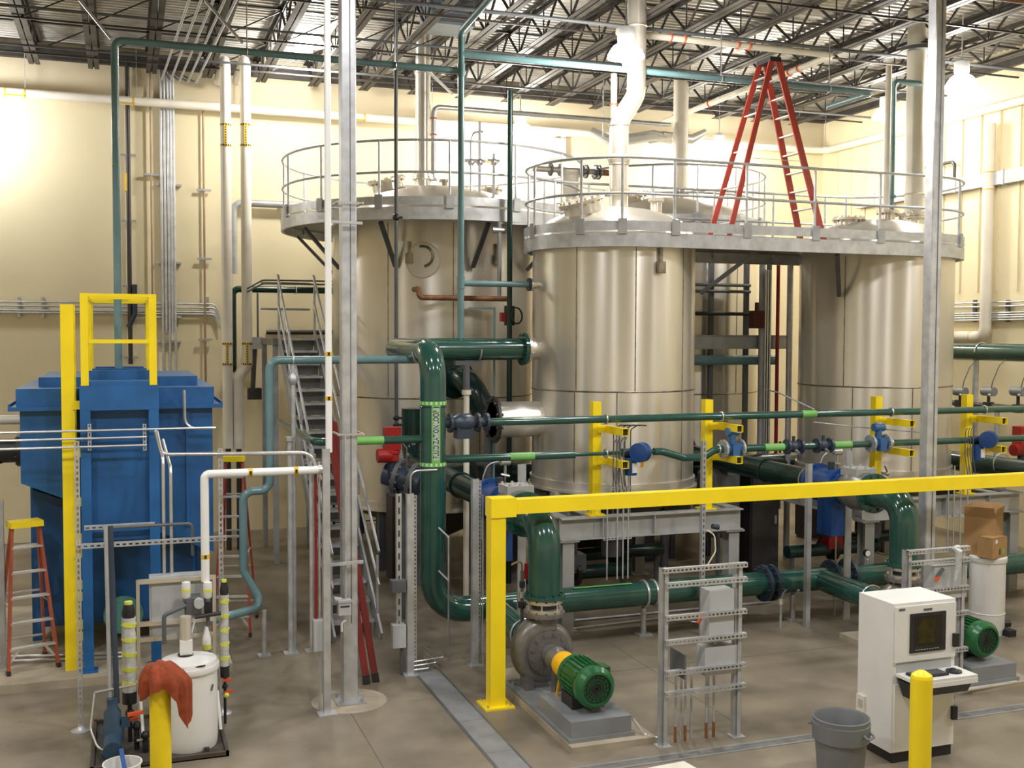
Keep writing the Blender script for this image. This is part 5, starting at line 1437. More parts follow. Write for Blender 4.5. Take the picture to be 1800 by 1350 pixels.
for (x, z, w, h, m) in ((.45, .28, .06, .07, 'label_green'), (-.5, .82, .05, .05, 'white'), (.0, .3, .02, .08, 'black')):
    c = q(x, -1, z) + n * .002
    u = (q(1, -1, 0) - q(-1, -1, 0)).normalized()
    G().prism([c - u * w / 2 - V((0, 0, h / 2)), c + u * w / 2 - V((0, 0, h / 2)), c + u * w / 2 + V((0, 0, h / 2)), c - u * w / 2 + V((0, 0, h / 2))], n * .002).build('sticker', m, t)
carton(V((db.x + .05, db.y + .14, hz + .004)), .50, .40, .52, .60, 'bigger open carton with raised flaps standing behind the small one', True)

# ---------------------------------------------------------------- ladders
def step_ladder(name, label, base, h, w0, w1, depth, nsteps, rail, step, cap, rot, rear=True, capw=.12, rw=.075):
    """front rails with treads, rear rails with braces, cap; faces -y before turning"""
    t = T(name, label, 'ladder', base)
    Rm = Matrix.Rotation(rot, 3, 'Z')
    q = lambda x, y, z: V(base) + Rm @ V((x, y, z))
    up = Rm @ V((1, 0, 0))
    for s in (-1, 1):
        G().bar(q(s * w0 / 2, 0, 0), q(s * w1 / 2, depth * .47, h), rw, .028, up).build('front_rail', rail, t)
        if rear: G().bar(q(s * w0 / 2 * 1.0, depth, 0), q(s * w1 / 2, depth * .53, h - .03), rw * .8, .025, up).build('rear_rail', rail, t)
        for y in ((0, depth) if rear else (0,)): G().bar(q(s * w0 / 2, y, -.0), q(s * w0 / 2, y * .98 + .01, .05), .085, .04, up).build('rail_foot', 'black', t)
    for k in range(nsteps):
        f = (k + 1) / (nsteps + 1)
        w = w0 + (w1 - w0) * f
        y = depth * .47 * f
        g = G().bar(q(-w / 2, y + .0, h * f), q(w / 2, y + .0, h * f), .085, .022)
        g.build('ladder_step', step, t)
        if k == 0:
            for s in (-1, 1): G().bar(q(s * w / 2 * .98, y, h * f * .45), q(s * w / 2 * .55, y, h * f - .01), .03, .006, (0, 1, 0)).build('step_brace', step, t)
        if rear and k % 2 == 0:
            G().bar(q(-w / 2, depth - depth * .47 * f, h * f), q(w / 2, depth - depth * .47 * f, h * f), .03, .02).build('rear_brace', step, t)
    f = .45
    if rear:
        for s in (-1, 1): G().bar(q(s * (w0 + (w1 - w0) * f) / 2, depth * .47 * f, h * f), q(s * (w0 + (w1 - w0) * f) / 2, depth - depth * .47 * f, h * f), .02, .006).build('spreader', step, t)
    G().quadbox([q(-w1 / 2 - .035, depth * .5 - capw, h - .05), q(w1 / 2 + .035, depth * .5 - capw, h - .05), q(w1 / 2 + .035, depth * .5 + capw, h - .05), q(-w1 / 2 - .035, depth * .5 + capw, h - .05),
                 q(-w1 / 2 - .03, depth * .5 - capw, h + .02), q(w1 / 2 + .03, depth * .5 - capw, h + .02), q(w1 / 2 + .03, depth * .5 + capw, h + .02), q(-w1 / 2 - .03, depth * .5 + capw, h + .02)]).build('ladder_cap', cap, t)
    return t
la, lb = P(15, 1188, Z=.10), P(103, 1172, Z=.10)
ang = math.atan2(lb.y - la.y, lb.x - la.x)
step_ladder('step_ladder', 'orange stepladder with a yellow cap standing beside the yellow vertical ladder', (la + lb) / 2, 1.74, (lb - la).length, .30, .56, 5, 'ladder_orange', 'aluminium', 'yellow', ang)
a = P(412, 1050, Y=14.9)
step_ladder('step_ladder', 'taller stepladder with a yellow cap half hidden behind the slotted strut', (P(405, 900, Y=14.9).x, 14.9, 0), P(412, 805, Y=15.3).z, .50, .22, 1.0, 8, 'ladder_red', 'aluminium', 'yellow', -.2)
# big red stepladder on the platform: steps run in depth
tb = V((10.58, 15.02, 5.566))
h = P(1345, 112, Y=15.2).z - 5.57
step_ladder('step_ladder', 'big red stepladder standing open on the tank platform', tb, h, .62, .34, 1.77, 9, 'ladder_red', 'aluminium', 'black', PI / 2, capw=.10, rw=.11)
# folded red ladder leaning by the column
b0, b1 = P(645, 1203, Z=0), P(661, 1199, Z=0)
t = T('folded_ladder', 'red folded ladder leaning behind the galvanised column by the stair', 'ladder', b0)
top = V((2.28, 12.75, 3.05))
for k, b in enumerate((b0, b1)):
    tp = top + V((.055 * k, .02 * k, 0))
    d = (tp - b)
    G().bar(b + d * .03, tp, .075, .03, (0, 1, 0)).build('ladder_rail', 'ladder_dark', t)
    G().bar(b, b + d * .035, .08, .04, (0, 1, 0)).build('rail_foot', 'black', t)
    G().bar(b + d * .03 + V((.03, .25, 0)), tp + V((.02, .18, 0)), .06, .025, (0, 1, 0)).build('ladder_rail', 'ladder_dark', t)
for k in range(9):
    p = b1.lerp(top + V((.055, .02, 0)), .12 + .09 * k)
    G().bar(p, p + V((.02, .25, .0)), .03, .02).build('ladder_rung', 'aluminium', t)
# ---------------------------------------------------------------- chemical feed skid
kx0, kx1, ky0, ky1, kz = -.34, .92, 10.66, 12.0, .045
t = T('skid_plate', 'dark plate skid under the white chemical drum', 'skid', (.3, 11.3, 0))
G().box(kx0, ky0, .0, kx1, ky1, .012).build('skid_sheet', 'skid', t)
for x0, y0, x1, y1 in ((kx0, ky0, kx1, ky0 + .03), (kx0, ky1 - .03, kx1, ky1), (kx0, ky0, kx0 + .03, ky1), (kx1 - .03, ky0, kx1, ky1)): G().box(x0, y0, .0, x1, y1, .05).build('skid_edge', 'skid', t)
d = V((.575, 11.08, .012))
t = T('chemical_drum', 'white plastic drum with a dosing mixer on its lid, on the dark skid', 'drum', d)
hd = P(332, 1158, Y=11.08).z - .012
R = .272
G().lathe([(R * .96, .0), (R * .985, .03), (R, .10), (R, hd - .17), (R * .97, hd - .10), (R * 1.05, hd - .09), (R * 1.05, hd - .05), (R * .98, hd), (R * .5, hd + .03), (0, hd + .035)], d, 44).build('drum_body', 'white', t)
G().lathe([(R * 1.065, hd - .10), (R * 1.075, hd - .09), (R * 1.075, hd - .05), (R * 1.06, hd - .04)], d, 44).build('drum_rim', 'white', t)
G().cyl(d + V((-.03, .02, hd + .03)), d + V((-.03, .02, hd + .05)), .075, n=18).build('lid_gasket', 'black', t)
G().box(d.x - .085, d.y - .03, d.z + hd + .05, d.x + .035, d.y + .09, d.z + hd + .19).build('mixer_base', 'white', t)
G().cyl(d + V((-.025, .03, hd + .19)), d + V((-.025, .03, hd + .42)), .058, n=18).build('mixer_column', 'stainless', t)
G().bar(d + V((-.14, -.262, hd - .03)), d + V((.14, -.262, hd - .005)), .01, .012).build('lid_slot', 'black', t)
G().box(d.x + .12, d.y - .27, d.z, d.x + .17, d.y - .24, d.z + .04).build('drain_notch', 'skid', t)
G().bar(d + V((.20, -.20, hd - .28)), d + V((.215, -.19, hd - .22)), .012, .012).build('lid_clip', 'dark_grey', t)
# stainless panel frame with the grey box
px0, px1 = P(243, 1100, Y=11.75).x, P(377, 1100, Y=11.75).x
zp = P(300, 1016, Y=11.75).z
t = T('panel_frame', 'stainless tube frame on the skid holding the grey control panel', 'frame', ((px0 + px1) / 2, 11.75, .05))
for x in (px0, px1): G().bar((x, 11.75, .012), (x, 11.75, zp), .035, .035, (0, 1, 0)).build('frame_upright', 'stainless', t)
for z in (zp - .02, P(300, 1093, Y=11.75).z, P(300, 1120, Y=11.75).z): G().bar((px0, 11.75, z), (px1, 11.75, z), .045, .045).build('frame_bar', 'stainless', t)
a, b = P(262, 1016, Y=11.85), P(345, 1118, Y=11.85)
t = T('electrical_enclosure', 'grey electrical enclosure box behind the stainless tube frame', 'panel', (a.x, 11.85, b.z))
G().box(a.x, 11.78, b.z, b.x + .1, 11.95, a.z + .02).build('panel_box', 'grey_box', t)
G().box(a.x + .02, 11.765, b.z + .02, b.x + .08, 11.78, a.z - .0).build('panel_cover', 'grey_box', t)
# dosing pump head, dampeners, black and grey fittings
for px, nm in ((327, 'beside the mixer column'), (365, 'beside the stainless upright')):
    a, b = P(px, 1022, Y=11.5), P(px, 1052, Y=11.5)
    t = T('pulsation_dampener', 'small white bottle with a lime tape ring %s' % nm, 'bottle', (a.x, 11.5, b.z), 'white bottles')
    G().lathe([(.03, 0), (.045, .02), (.045, .15), (.042, .17), (0, .18)], (a.x, 11.5, b.z), 18).build('bottle_body', 'white', t)
    G().band((a.x, 11.5, b.z + .07), (a.x, 11.5, b.z + .10), .0465).build('tape_ring', 'tape', t)
    G().cyl((a.x, 11.5, b.z - .28), (a.x, 11.5, b.z), .02, n=10).cyl((a.x, 11.5, b.z - .03), (a.x, 11.5, b.z), .035, n=10).build('bottle_fitting', 'dark_grey', t)
t = T('dosing_pump', 'grey dosing pump with black fittings under the white bottles', 'pump', P(345, 1070, Y=11.5))
a = P(345, 1060, Y=11.5)
G().box(a.x - .10, 11.46, a.z - .12, a.x + .05, 11.68, a.z + .06).build('pump_body', 'dark_grey', t)
G().cyl((a.x + .02, 11.44, a.z + .02), (a.x + .02, 11.36, a.z + .02), .05, n=14).build('pump_head', 'grey_box', t)
G().box(a.x + .08, 11.48, a.z - .15, a.x + .16, 11.56, a.z + .1).build('valve_block', 'black', t)
G().tube([(a.x - .10, 11.48, a.z - .01), (a.x - .32, 11.45, a.z - .09), (a.x - .32, 11.45, a.z - .38)], .022, 12, .04).build('grey_line', 'dark_grey', t)
G().tube([(a.x - .02, 11.44, a.z - .13), (a.x + .24, 11.44, a.z - .11)], .022, 10).build('black_line', 'black_pipe', t)
G().ball((a.x - .10, 11.42, a.z - .15), .025, 10).build('line_cap', 'white_pvc', t)
G().tube([(a.x - .02, 11.40, a.z - .15), (a.x - .06, 11.38, a.z - .30), (a.x - .15, 11.36, a.z - .42)], .010, 8, .1).build('clear_tube', 'wrap_film', t)
# film-wrapped cylinders with lime tape
for (px, pt, pb, r, lab) in ((226, 1085, 1215, .066, 'film-wrapped upright cylinder ringed with lime tape, nearer the blue tank'), (394, 1045, 1170, .045, 'slim film-wrapped upright cylinder ringed with lime tape, beside the drum')):
    y = 11.35 if px < 300 else 11.55
    a, b = P(px, pt, Y=y), P(px, pb, Y=y)
    t = T('wrapped_cylinder', lab, 'cylinder', (a.x, y, b.z))
    n = 12
    prof = [(r * (1 + .06 * math.sin(k * 2.3)), (a.z - b.z) * k / n) for k in range(n + 1)]
    G().lathe(prof, (a.x, y, b.z), 20).build('film_body', 'wrap_film', t)
    for k in range(5):
        z = b.z + (a.z - b.z) * (.08 + .20 * k)
        G().cyl((a.x - .004, y, z), (a.x + .006, y, z + .045), r * 1.08, n=20).build('tape_ring', 'tape', t)
    G().lathe([(r * .9, 0), (r * 1.0, .05), (r * .7, .13), (0, .14)], (a.x, y, a.z), 16).build('black_cap', 'black', t)
    G().cyl((a.x, y, a.z + .13), (a.x, y, a.z + .16), r * .6, n=12).build('lime_plug', 'tape', t)
    G().cyl((a.x, y, b.z - .12), (a.x, y, b.z), r * 1.05, n=16).cyl((a.x, y, .012), (a.x, y, b.z - .1), r * .33, n=10).ball((a.x, y, b.z - .22), r * .7, 10).build('black_foot_valve', 'black', t)
    G().bar((a.x - .01, y - r * .8, b.z - .28), (a.x + .08, y - r * .8, b.z - .26), .035, .025).build('valve_handle', 'orange', t)
    if px > 300:
        G().bar((a.x - .03, y - .05, b.z - .14), (a.x + .06, y - .05, b.z - .14), .04, .02).build('valve_handle', 'orange', t)
        G().ball((a.x + .01, y - .06, b.z - .30), .03, 10).build('lime_ball', 'tape', t)
a, b = P(363, 1105, Y=11.5), P(366, 1145, Y=11.5)
t = T('sight_tube', 'white sight bottle in a black valve string behind the drum', 'bottle', (a.x, 11.5, .05))
G().lathe([(.02, .0), (.045, .03), (.045, .14), (.03, .2), (.015, .26)], (a.x, 11.5, b.z), 16).build('sight_body', 'white', t)
G().band((a.x, 11.5, b.z + .03), (a.x, 11.5, b.z + .08), .047).build('tape_ring', 'tape', t)
g = G().cyl((a.x + .02, 11.5, .012), (a.x + .02, 11.5, b.z), .02, n=10)
for k in range(4): g.ball((a.x + .02, 11.5, .15 + .2 * k), .036, 10)
g.build('valve_string', 'black_pipe', t)
for px, p0, p1, nm in ((248, 1228, 1295, 'near the blue dosing pump'), (383, 1216, 1282, 'behind the drum edge')):
    a, b = P(px - 1, p0, Y=11.15), P(px + (4 if px < 300 else 5), p1, Y=11.05)
    G().cyl(b, a, .017, n=10).ball(a, .017, 8).build('white_tube', 'white_pvc', label='short white plastic tube standing on the skid %s' % nm, cat='tube')
# tall conduit pair into the blue pump motor
a = P(190, 925, Y=11.3); b = P(200, 1215, Y=11.3)
t = T('upright_conduit', 'tall paired grey and black conduits rising from the blue pump on the skid', 'conduit', (b.x, 11.3, b.z))
G().cyl((b.x - .03, 11.1, .5), (a.x - .02, 11.32, a.z), .024, n=10).build('grey_conduit', 'galv_dull', t)
G().cyl((b.x + .03, 11.08, .5), (a.x + .02, 11.32, a.z), .028, n=10).build('black_conduit', 'steel_blue', t)
bp = P(198, 1290, Y=11.0)
t = T('transfer_pump', 'small blue-grey vertical pump at the corner of the skid', 'pump', (bp.x, 11.0, .012))
G().lathe([(.10, 0), (.11, .03), (.07, .05), (.07, .12), (.105, .14), (.105, .26), (.08, .30), (.08, .42), (.05, .46), (.05, .55)], (bp.x, 11.05, .012), 22).build('pump_casing', 'pump_blue', t)
G().cyl((bp.x, 11.05, .20), (bp.x, 10.84, .13), .085, n=18).flange((bp.x, 10.83, .12), (0, 1, 0), .09, .03, 6, 18).build('motor_casing', 'pump_blue', t)
G().box(bp.x + .08, 11.0, .28, bp.x + .16, 11.08, .36).build('terminal_box', 'pump_blue', t)
G().bar((bp.x + .14, 11.0, .40), (bp.x + .28, 10.98, .42), .045, .03).build('valve_handle', 'orange', t)
G().tube([(bp.x - .16, 11.1, .62), (bp.x + .22, 11.1, .66)], .014, 8).tube([(bp.x - .16, 11.1, .62), (bp.x - .20, 11.0, .3), (bp.x - .12, 10.86, .12), (bp.x + .06, 10.84, .14)], .010, 8, .12).build('clear_tube', 'zinc', t)
t = T('valve_cluster', 'cluster of black plastic valves on the skid between pump and drum', 'valve', (bp.x + .3, 11.1, .012))
for k, (dx, dy, h) in enumerate(((.22, .10, .25), (.30, .0, .18), (.38, .12, .32))):
    G().cyl((bp.x + dx, 11.0 + dy, .012), (bp.x + dx, 11.0 + dy, h), .026, n=10).ball((bp.x + dx, 11.0 + dy, h), .045, 10).cyl((bp.x + dx, 10.95 + dy, h * .5), (bp.x + dx, 11.06 + dy, h * .5), .03, n=10).build('plastic_valve', 'black', t)
G().cyl((bp.x + .22, 11.02, .13), (bp.x + .55, 11.02, .15), .012, n=8).build('zinc_line', 'zinc', t)
# slotted strut goal by the skid
for px, p0, p1, y, nm in ((137, 775, 1285, None, 'standing in front of the yellow ladder'), (389, 788, 1062, 11.9, 'rising behind the drum and the wrapped cylinder')):
    if y is None: b = P(142, 1285, Z=0)
    else: b = V((P(px, 1000, Y=y).x, y, 0))
    z1 = P(px, p0, Y=b.y).z
    t = T('strut_post', 'tall slotted strut post %s' % nm, 'post', b)
    G().strut((b.x, b.y, 0), (b.x, b.y, z1), (0, -1, 0), .050, True, .06).build('strut_channel', 'galv', t)
    G().lathe([(.10, 0), (.10, .01), (.05, .02), (.03, .05)], b, 12).build('post_foot', 'galv', t)
    if nm[0] == 's': bl = b
    else: br = b
z = P(270, 952, Y=11.85).z
G().strut((bl.x - .02, bl.y - .05, z), (br.x + .05, bl.y - .05, z), (0, -1, 0), .048, True, .06).build('strut_rail', 'galv', label='slotted strut rail spanning between the two tall slotted posts', cat='rail')
z = P(210, 924, Y=11.95).z
t = T('pipe_rail', 'short slotted rail and black conduit crossing above the strut rail', 'rail', (0, 11.92, z))
G().strut((P(148, 924, Y=11.9).x, 11.9, z), (P(272, 924, Y=11.9).x, 11.9, z), (0, -1, 0), .045, True, .06).build('strut_channel', 'galv', t)
G().tube([(P(195, 922, Y=11.85).x, 11.85, z - .0), (P(338, 922, Y=11.85).x, 11.85, z), (P(338, 922, Y=11.85).x, 11.85, z - .34)], .016, 8, .05).build('conduit_run', 'dark_grey', t)
for px, ptop, nm in ((289, 806, 'the taller'), (302, 822, 'the shorter')):
    a = P(px, 1008, Y=11.9); b = P(px, ptop, Y=11.9)
    c = P(px - 14, ptop - 36, Y=12.3)
    pipe('conduit', 'bright conduit bending over above the grey control panel, %s of a pair' % nm, [(a.x, 11.9, a.z - .05), (a.x, 11.9, b.z), (c.x, 12.6, c.z + .05)], .018, 'zinc', .12, 10)
a, b, c = P(284, 797, Y=12.1), P(545, 793, Y=11.7), P(565, 812, Y=11.6)
pipe('conduit', 'bright conduit running level across to the strut post at the column', [(P(276, 765, Y=12.4).x, 12.4, a.z + .2), (a.x, 12.0, a.z), (b.x, 11.66, a.z), (c.x, 11.64, c.z - .2)], .020, 'zinc', .12, 10)

# ---------------------------------------------------------------- red actuators, rusty line and hanging pipes round the back tank
def red_actuator(p, label, s=1.0):
    t = T('electric_actuator', label, 'actuator', p, 'red actuators')
    x, y, z = p
    G().box(x - .11 * s, y - .1 * s, z + .08 * s, x + .11 * s, y + .1 * s, z + .40 * s).build('gear_housing', 'red', t)
    G().lathe([(.07, 0), (.12, .03), (.12, .12), (.14, .13), (.14, .16), (.05, .2)], (x - .02, y, z - .10 * s), 20).build('actuator_body', 'red', t)
    G().cyl((x - .22 * s, y - .04, z), (x - .02, y - .04, z), .10 * s, n=18).build('motor_can', 'red', t)
    G().cyl((x, y, z - .3 * s), (x, y, z - .08 * s), .06, n=14).build('yoke', 'steel_blue', t)
    G().tube([(x + .12 * s, y, z + .2 * s), (x + .2 * s, y - .05, z + .1), (x + .2 * s, y - .05, z - .4)], .012, 8, .06).build('signal_cable', 'dark_grey', t)
    return t
p = P(689, 800, Y=15.0)
red_actuator((p.x, 15.0, p.z), 'red electric actuator on the dark valve beside the loop pipe')
p = P(1795, 790, Y=14.6)
red_actuator((p.x, 14.6, p.z), 'red electric actuator far along the green lines by the side wall')
t = T('butterfly_valve', 'dark valve body under the red actuator, on the pipe behind the loop riser', 'valve', P(715, 850, Y=15.0))
q = P(722, 840, Y=15.0)
G().cyl((q.x - .32, 15.2, q.z + .06), (q.x + .12, 14.9, q.z - .08), .17, n=22).build('valve_body', 'steel_blue', t)
for s in (0, 1): G().flange((q.x - .15 + .18 * s, 15.1 - .12 * s, q.z + .02 - .06 * s), (.8, -.55, -.25), .26, .06, 12, 24).build('flange', 'dark_grey', t)
G().cyl((q.x - .1, 15.1, 0), (q.x - .1, 15.1, q.z), .06, n=12).build('valve_stand', 'dark_grey', t)
p0, p1, p2 = P(733, 508, Y=Y3 - R3 - .1), P(736, 523, Y=Y3 - R3 - .2), P(890, 531, Y=Y3 - R3 - .2)
y = Y3 - R3 - .22
pipe('rusty_pipe', 'rust-brown elbowed pipe running off the wall of the back tank', [(p0.x, y + .3, p0.z), (p0.x, y, p0.z), (p0.x, y, p1.z), (p2.x, y, p1.z)], .045, 'rust', .09, 14)
for px, p0, p1, r, m, nm in ((696, 190, 800, .03, 'dark_grey', 'with a black valve, in front of the ring platform'), (878, 390, 520, .035, 'galv_dull', 'beside the teal riser, below the ring platform'), (897, 160, 640, .045, 'green_dark', 'dark green, between the teal riser and the front tank'), (869, 540, 880, .018, 'teal', 'slim teal, crossing behind the loop pipe run')):
    y = {696: 16.6, 878: 16.8, 897: 16.7, 869: 15.9}[px]
    a, b = P(px, p0, Y=y), P(px, p1, Y=y)
    t = T('drop_pipe', 'vertical pipe %s' % nm, 'pipe', (a.x, y, b.z))
    G().cyl((a.x, y, 0 if px in (869, 897) else b.z), (a.x, y, 9.12 if px == 696 else a.z), r, n=12).build('pipe_run', m, t)
    if px == 696:
        for pz, s in ((382, .06), (735, .05), (747, .045)):
            z = P(px, pz, Y=y).z
            G().ball((a.x, y, z), s, 10).cyl((a.x - .05, y, z), (a.x + .10, y, z), .02, n=8).build('small_valve', 'black', t)
    if px == 897:
        z = P(902, 555, Y=y).z
        G().ring((a.x + .08, y - .12, z), (.5, -1, .1), .13, .014, 24, 8).build('hand_wheel', 'black', t)
        G().cyl((a.x, y, z - .16), (a.x, y, z + .16), .09, n=14).build('valve_body', 'green_dark', t)
        G().box(a.x - .16, y - .06, z - .10, a.x - .08, y + .04, z + .05).build('red_tag', 'red', t)
    if px == 878:
        z = P(px, 405, Y=y).z
        G().cyl((a.x - .12, y, z), (a.x + .1, y, z), .05, n=12).build('valve_body', 'zinc', t)
    if px in (878, 869): G().bar((a.x, y, a.z - .02), (a.x + (.7 if px == 878 else -.42), y, a.z - .02), .03, .03).build('pipe_arm', m, t)
# tan plastic drop and the dark flange behind the loop pipe
y = 15.35
a, b = P(820, 690, Y=y), P(820, 890, Y=y)
t = T('pipe_stand', 'tan plastic stand pipe under the loop pipe run, with a wide collar', 'pipe stand', (a.x, y, 0))
G().cyl((a.x, y, 0), (a.x, y, P(820, 690, Y=y).z), .045, n=14).build('stand_post', 'cream', t)
G().cyl((a.x, y, a.z), (a.x, y, ZT - .24), .05, n=14).build('upper_sleeve', 'dark_grey', t)
G().cyl((a.x, y, a.z - .03), (a.x, y, a.z + .04), .07, n=14).build('stand_collar', 'cream', t)
G().bar((a.x - .15, YT, ZT - .205), (a.x + .25, YT, ZT - .205), .12, .07).bar((a.x, y, ZT - .26), (a.x, YT + .05, ZT - .26), .08, .06).build('top_arm', 'dark_grey', t)
c = P(828, 672, Y=16.4)
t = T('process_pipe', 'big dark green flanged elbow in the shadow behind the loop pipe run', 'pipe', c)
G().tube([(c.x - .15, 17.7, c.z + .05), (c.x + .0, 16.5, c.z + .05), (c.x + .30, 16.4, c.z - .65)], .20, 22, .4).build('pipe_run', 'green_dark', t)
G().flange((c.x - .1, 17.0, c.z + .05), (.1, -1, 0), .34, .06, 12, 26).build('flange', 'green_dark', t)
G().cyl((c.x + .30, 16.4, 0), (c.x + .30, 16.4, c.z - .64), .08, n=12).build('pipe_prop', 'dark_grey', t)
# pressure gauges and transmitters
def gauge(p, label):
    t = T('pressure_gauge', label, 'gauge', p, 'gauges')
    x, y, z = p
    G().cyl((x, y - .02, z), (x, y + .03, z), .055, n=20).build('gauge_case', 'black', t)
    G().cyl((x, y - .024, z), (x, y - .02, z), .044, n=20).build('gauge_dial', 'dial', t)
    G().cyl((x, y, z - .16), (x, y, z - .05), .012, n=8).ball((x, y, z - .10), .02, 8).build('gauge_stem', 'zinc', t)
a = P(1524, 985, Y=YH)
gauge((a.x, YH, ZH + RH + .15), 'round dial gauge standing on the green header by the second pump')
for px, py, nm in ((888, 818, 'above the first yellow post, by the blue valve'), (1472, 800, 'near the gap, above the second blue valve')):
    a = P(px, py, Y=13.9)
    t = T('pressure_transmitter', 'small silver pressure transmitter on a stalk %s' % nm, 'transmitter', a)
    G().cyl(a + V((-.07, 0, .05)), a + V((.07, 0, .05)), .05, n=14).build('transmitter_head', 'zinc', t)
    G().cyl(a + V((0, 0, -.12)), a + V((0, 0, .02)), .02, n=8).cyl(a + V((-.06, 0, -.12)), a + V((.06, 0, -.15)), .018, n=8).build('transmitter_stem', 'zinc', t)
    G().tube([a + V((-.07, 0, .06)), a + V((-.25, 0, .03)), a + V((-.32, 0, -.15)), a + V((-.33, 0, -1.0))], .010, 8, .14).build('signal_conduit', 'galv', t)
    G().cyl((a.x, a.y, 0), (a.x, a.y, a.z - .1), .014, n=8).build('impulse_line', 'copper', t)
# ---------------------------------------------------------------- gap between the front tanks: uprights, rails, teal line
y = 17.2
for px, r, m, nm in ((1340, .06, 'galv_dull', 'grey conduit bundle post'), (1352, .05, 'dark_grey', 'dark service post'), (1368, .035, 'red', 'dark red service pipe')):
    a = P(px, 500, Y=y)
    t = T('service_riser', '%s standing in the gap between the front tanks' % nm, 'pipe', (a.x, y, 0))
    G().cyl((a.x, y, 0), (a.x, y, 5.4), r, n=10).build('pipe_run', m, t)
    if px == 1340:
        for k in range(3): G().cyl((a.x + .02 + .05 * k, y - .09, .6), (a.x + .02 + .05 * k, y - .09, 5.3), .013, n=8).build('conduit_run', 'zinc', t)
a = P(1389, 500, Y=16.9)
G().cyl((a.x, 16.9, 0), (a.x, 16.9, 5.4), .055, n=12).build('service_riser', 'galv', label='plain pale grey pipe post standing in the gap beside the column-side tank', cat='pipe')
for py, m, r, nm in ((502, 'dark_grey', .03, 'uppermost'), (513, 'dark_grey', .03, 'second'), (552, 'black_pipe', .035, 'third')):
    z = P(1300, py, Y=17.6).z
    G().cyl((8.66, 17.53, z), (10.99, 17.53, z), r, n=8).build('gap_rail', m, label='dark level pipe crossing the gap between the front tanks, %s from the platform' % nm, cat='pipe')
z = P(1300, 633, Y=17.45).z
pipe('process_pipe', 'teal pipe crossing the gap low between the front tanks', [(8.3, 17.45, z), (11.5, 17.45, z)], .09, 'teal', 0, 14)
for k in range(4):
    x = 8.7 + .75 * k
    G().bar((x, 17.60, 0), (x, 17.60, 5.9), .08, .08, (0, 1, 0)).build('gap_post', 'dark_grey', label='dark upright stanchion in the shadow of the gap, %s from the front tank' % ORDN[k], cat='post')
a = P(1325, 556, Y=17.2)
G().box(a.x - .1, 17.05, a.z - .22, a.x + .13, 17.2, a.z + .1).cyl((a.x, 17.1, a.z + .1), (a.x, 17.1, a.z + .25), .04, n=8).build('fire_device', 'red_dark', label='dark red device box on the conduit bundle post', cat='box')
# second pump line's angled dark pipe and clutter pipes under the tanks
for k, (x, y0, z) in enumerate(((6.5, 15.2, .45), (7.6, 16.2, .5), (11.4, 15.5, .45), (12.6, 16.0, .5))):
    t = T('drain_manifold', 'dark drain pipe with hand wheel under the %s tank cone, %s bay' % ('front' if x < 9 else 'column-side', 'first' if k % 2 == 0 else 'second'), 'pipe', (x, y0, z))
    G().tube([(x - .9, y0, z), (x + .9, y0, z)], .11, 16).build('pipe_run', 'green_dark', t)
    G().flange((x, y0, z), (1, 0, 0), .2, .06, 8, 20).build('flange', 'black', t)
    G().cyl((x, y0, z + .1), (x, y0, z + .5), .03, n=8).build('valve_stem', 'dark_grey', t)
    G().ring((x - .3, y0 - .25, z + .42), (.2, -1, .2), .17, .013, 24, 8).cyl((x - .3, y0 - .25, z + .42), (x - .3, y0, z + .1), .02, n=8).build('hand_wheel', 'black', t)
    for s in (-.17, 0, .17): pass
    G().box(x - .16, y0 - .14, z + .02, x + .12, y0 + .14, z + .3).build('gear_box', 'red' if k in (1, 2) else 'dark_grey', t)
    for s in (-.8, .8): G().cyl((x + s, y0, 0), (x + s, y0, z - .1), .04, n=8).build('pipe_prop', 'dark_grey', t)
# mesh guard bars before the back wall under the tanks, plus added fill lamp
for k, (x0, x1) in enumerate(((4.0, 5.2), (6.1, 8.2), (9.2, 11.2), (12.2, 14.6))):
    t = T('mesh_guard', 'dark welded wire guard along the pale wall under the tanks, %s from the stair' % ORDN[k], 'guard', ((x0 + x1) / 2, 18.2, 0))
    for z in (.25, .5, .75, 1.0, 1.25, 1.5): G().cyl((x0, 21.9, z), (x1, 21.9, z), .014, n=6).build('guard_wire', 'black', t)
    for i in range(5):
        x = x0 + (x1 - x0) * i / 4
        G().bar((x, 21.9, 0), (x, 21.9, 1.6), .045, .045, (0, 1, 0)).build('guard_post', 'black', t)
ld = bpy.data.lights.new('wall_fill_light', 'POINT'); ld.energy, ld.color, ld.shadow_soft_size = 18, LAMP_COL, .2
lo = bpy.data.objects.new('wall_fill_light', ld); lo.location = (9.2, 22.3, 2.3); COL.objects.link(lo)  # added fill without a fixture, lifts the back wall under the tanks
# ---------------------------------------------------------------- side wall: green main, insulated riser, duct, conduits, valves
xwall = XR - .16
a = P(1735, 619, X=15.6)
t = pipe('process_pipe', 'thick green main running along the side wall beyond the column', [(15.6, 21.5, a.z), (15.6, 12, a.z)], .165, 'green', 0, 22)
y = P(1726, 619, X=15.6).y
G().ring((15.6, y, a.z), (0, 1, 0), .178, .014, 22, 6, 0, PI, ref=(-1, 0, 0)).build('pipe_clamp', 'zinc', t)
for px in (1714,):
    p = P(px, 700, X=15.6)
    G().cyl((15.6, p.y, 0), (15.6, p.y, a.z - .16), .06, n=12).build('pipe_prop', 'galv', t)
p = P(1740, 240, X=xwall); q = P(1738, 592, X=xwall)
t = pipe('insulated_pipe', 'white insulated riser dropping down the side wall and turning level above the green main', [(xwall, p.y, p.z + .25), (xwall, p.y, q.z), (xwall, p.y + 3.2, q.z)], .115, 'insulation', .2, 18)
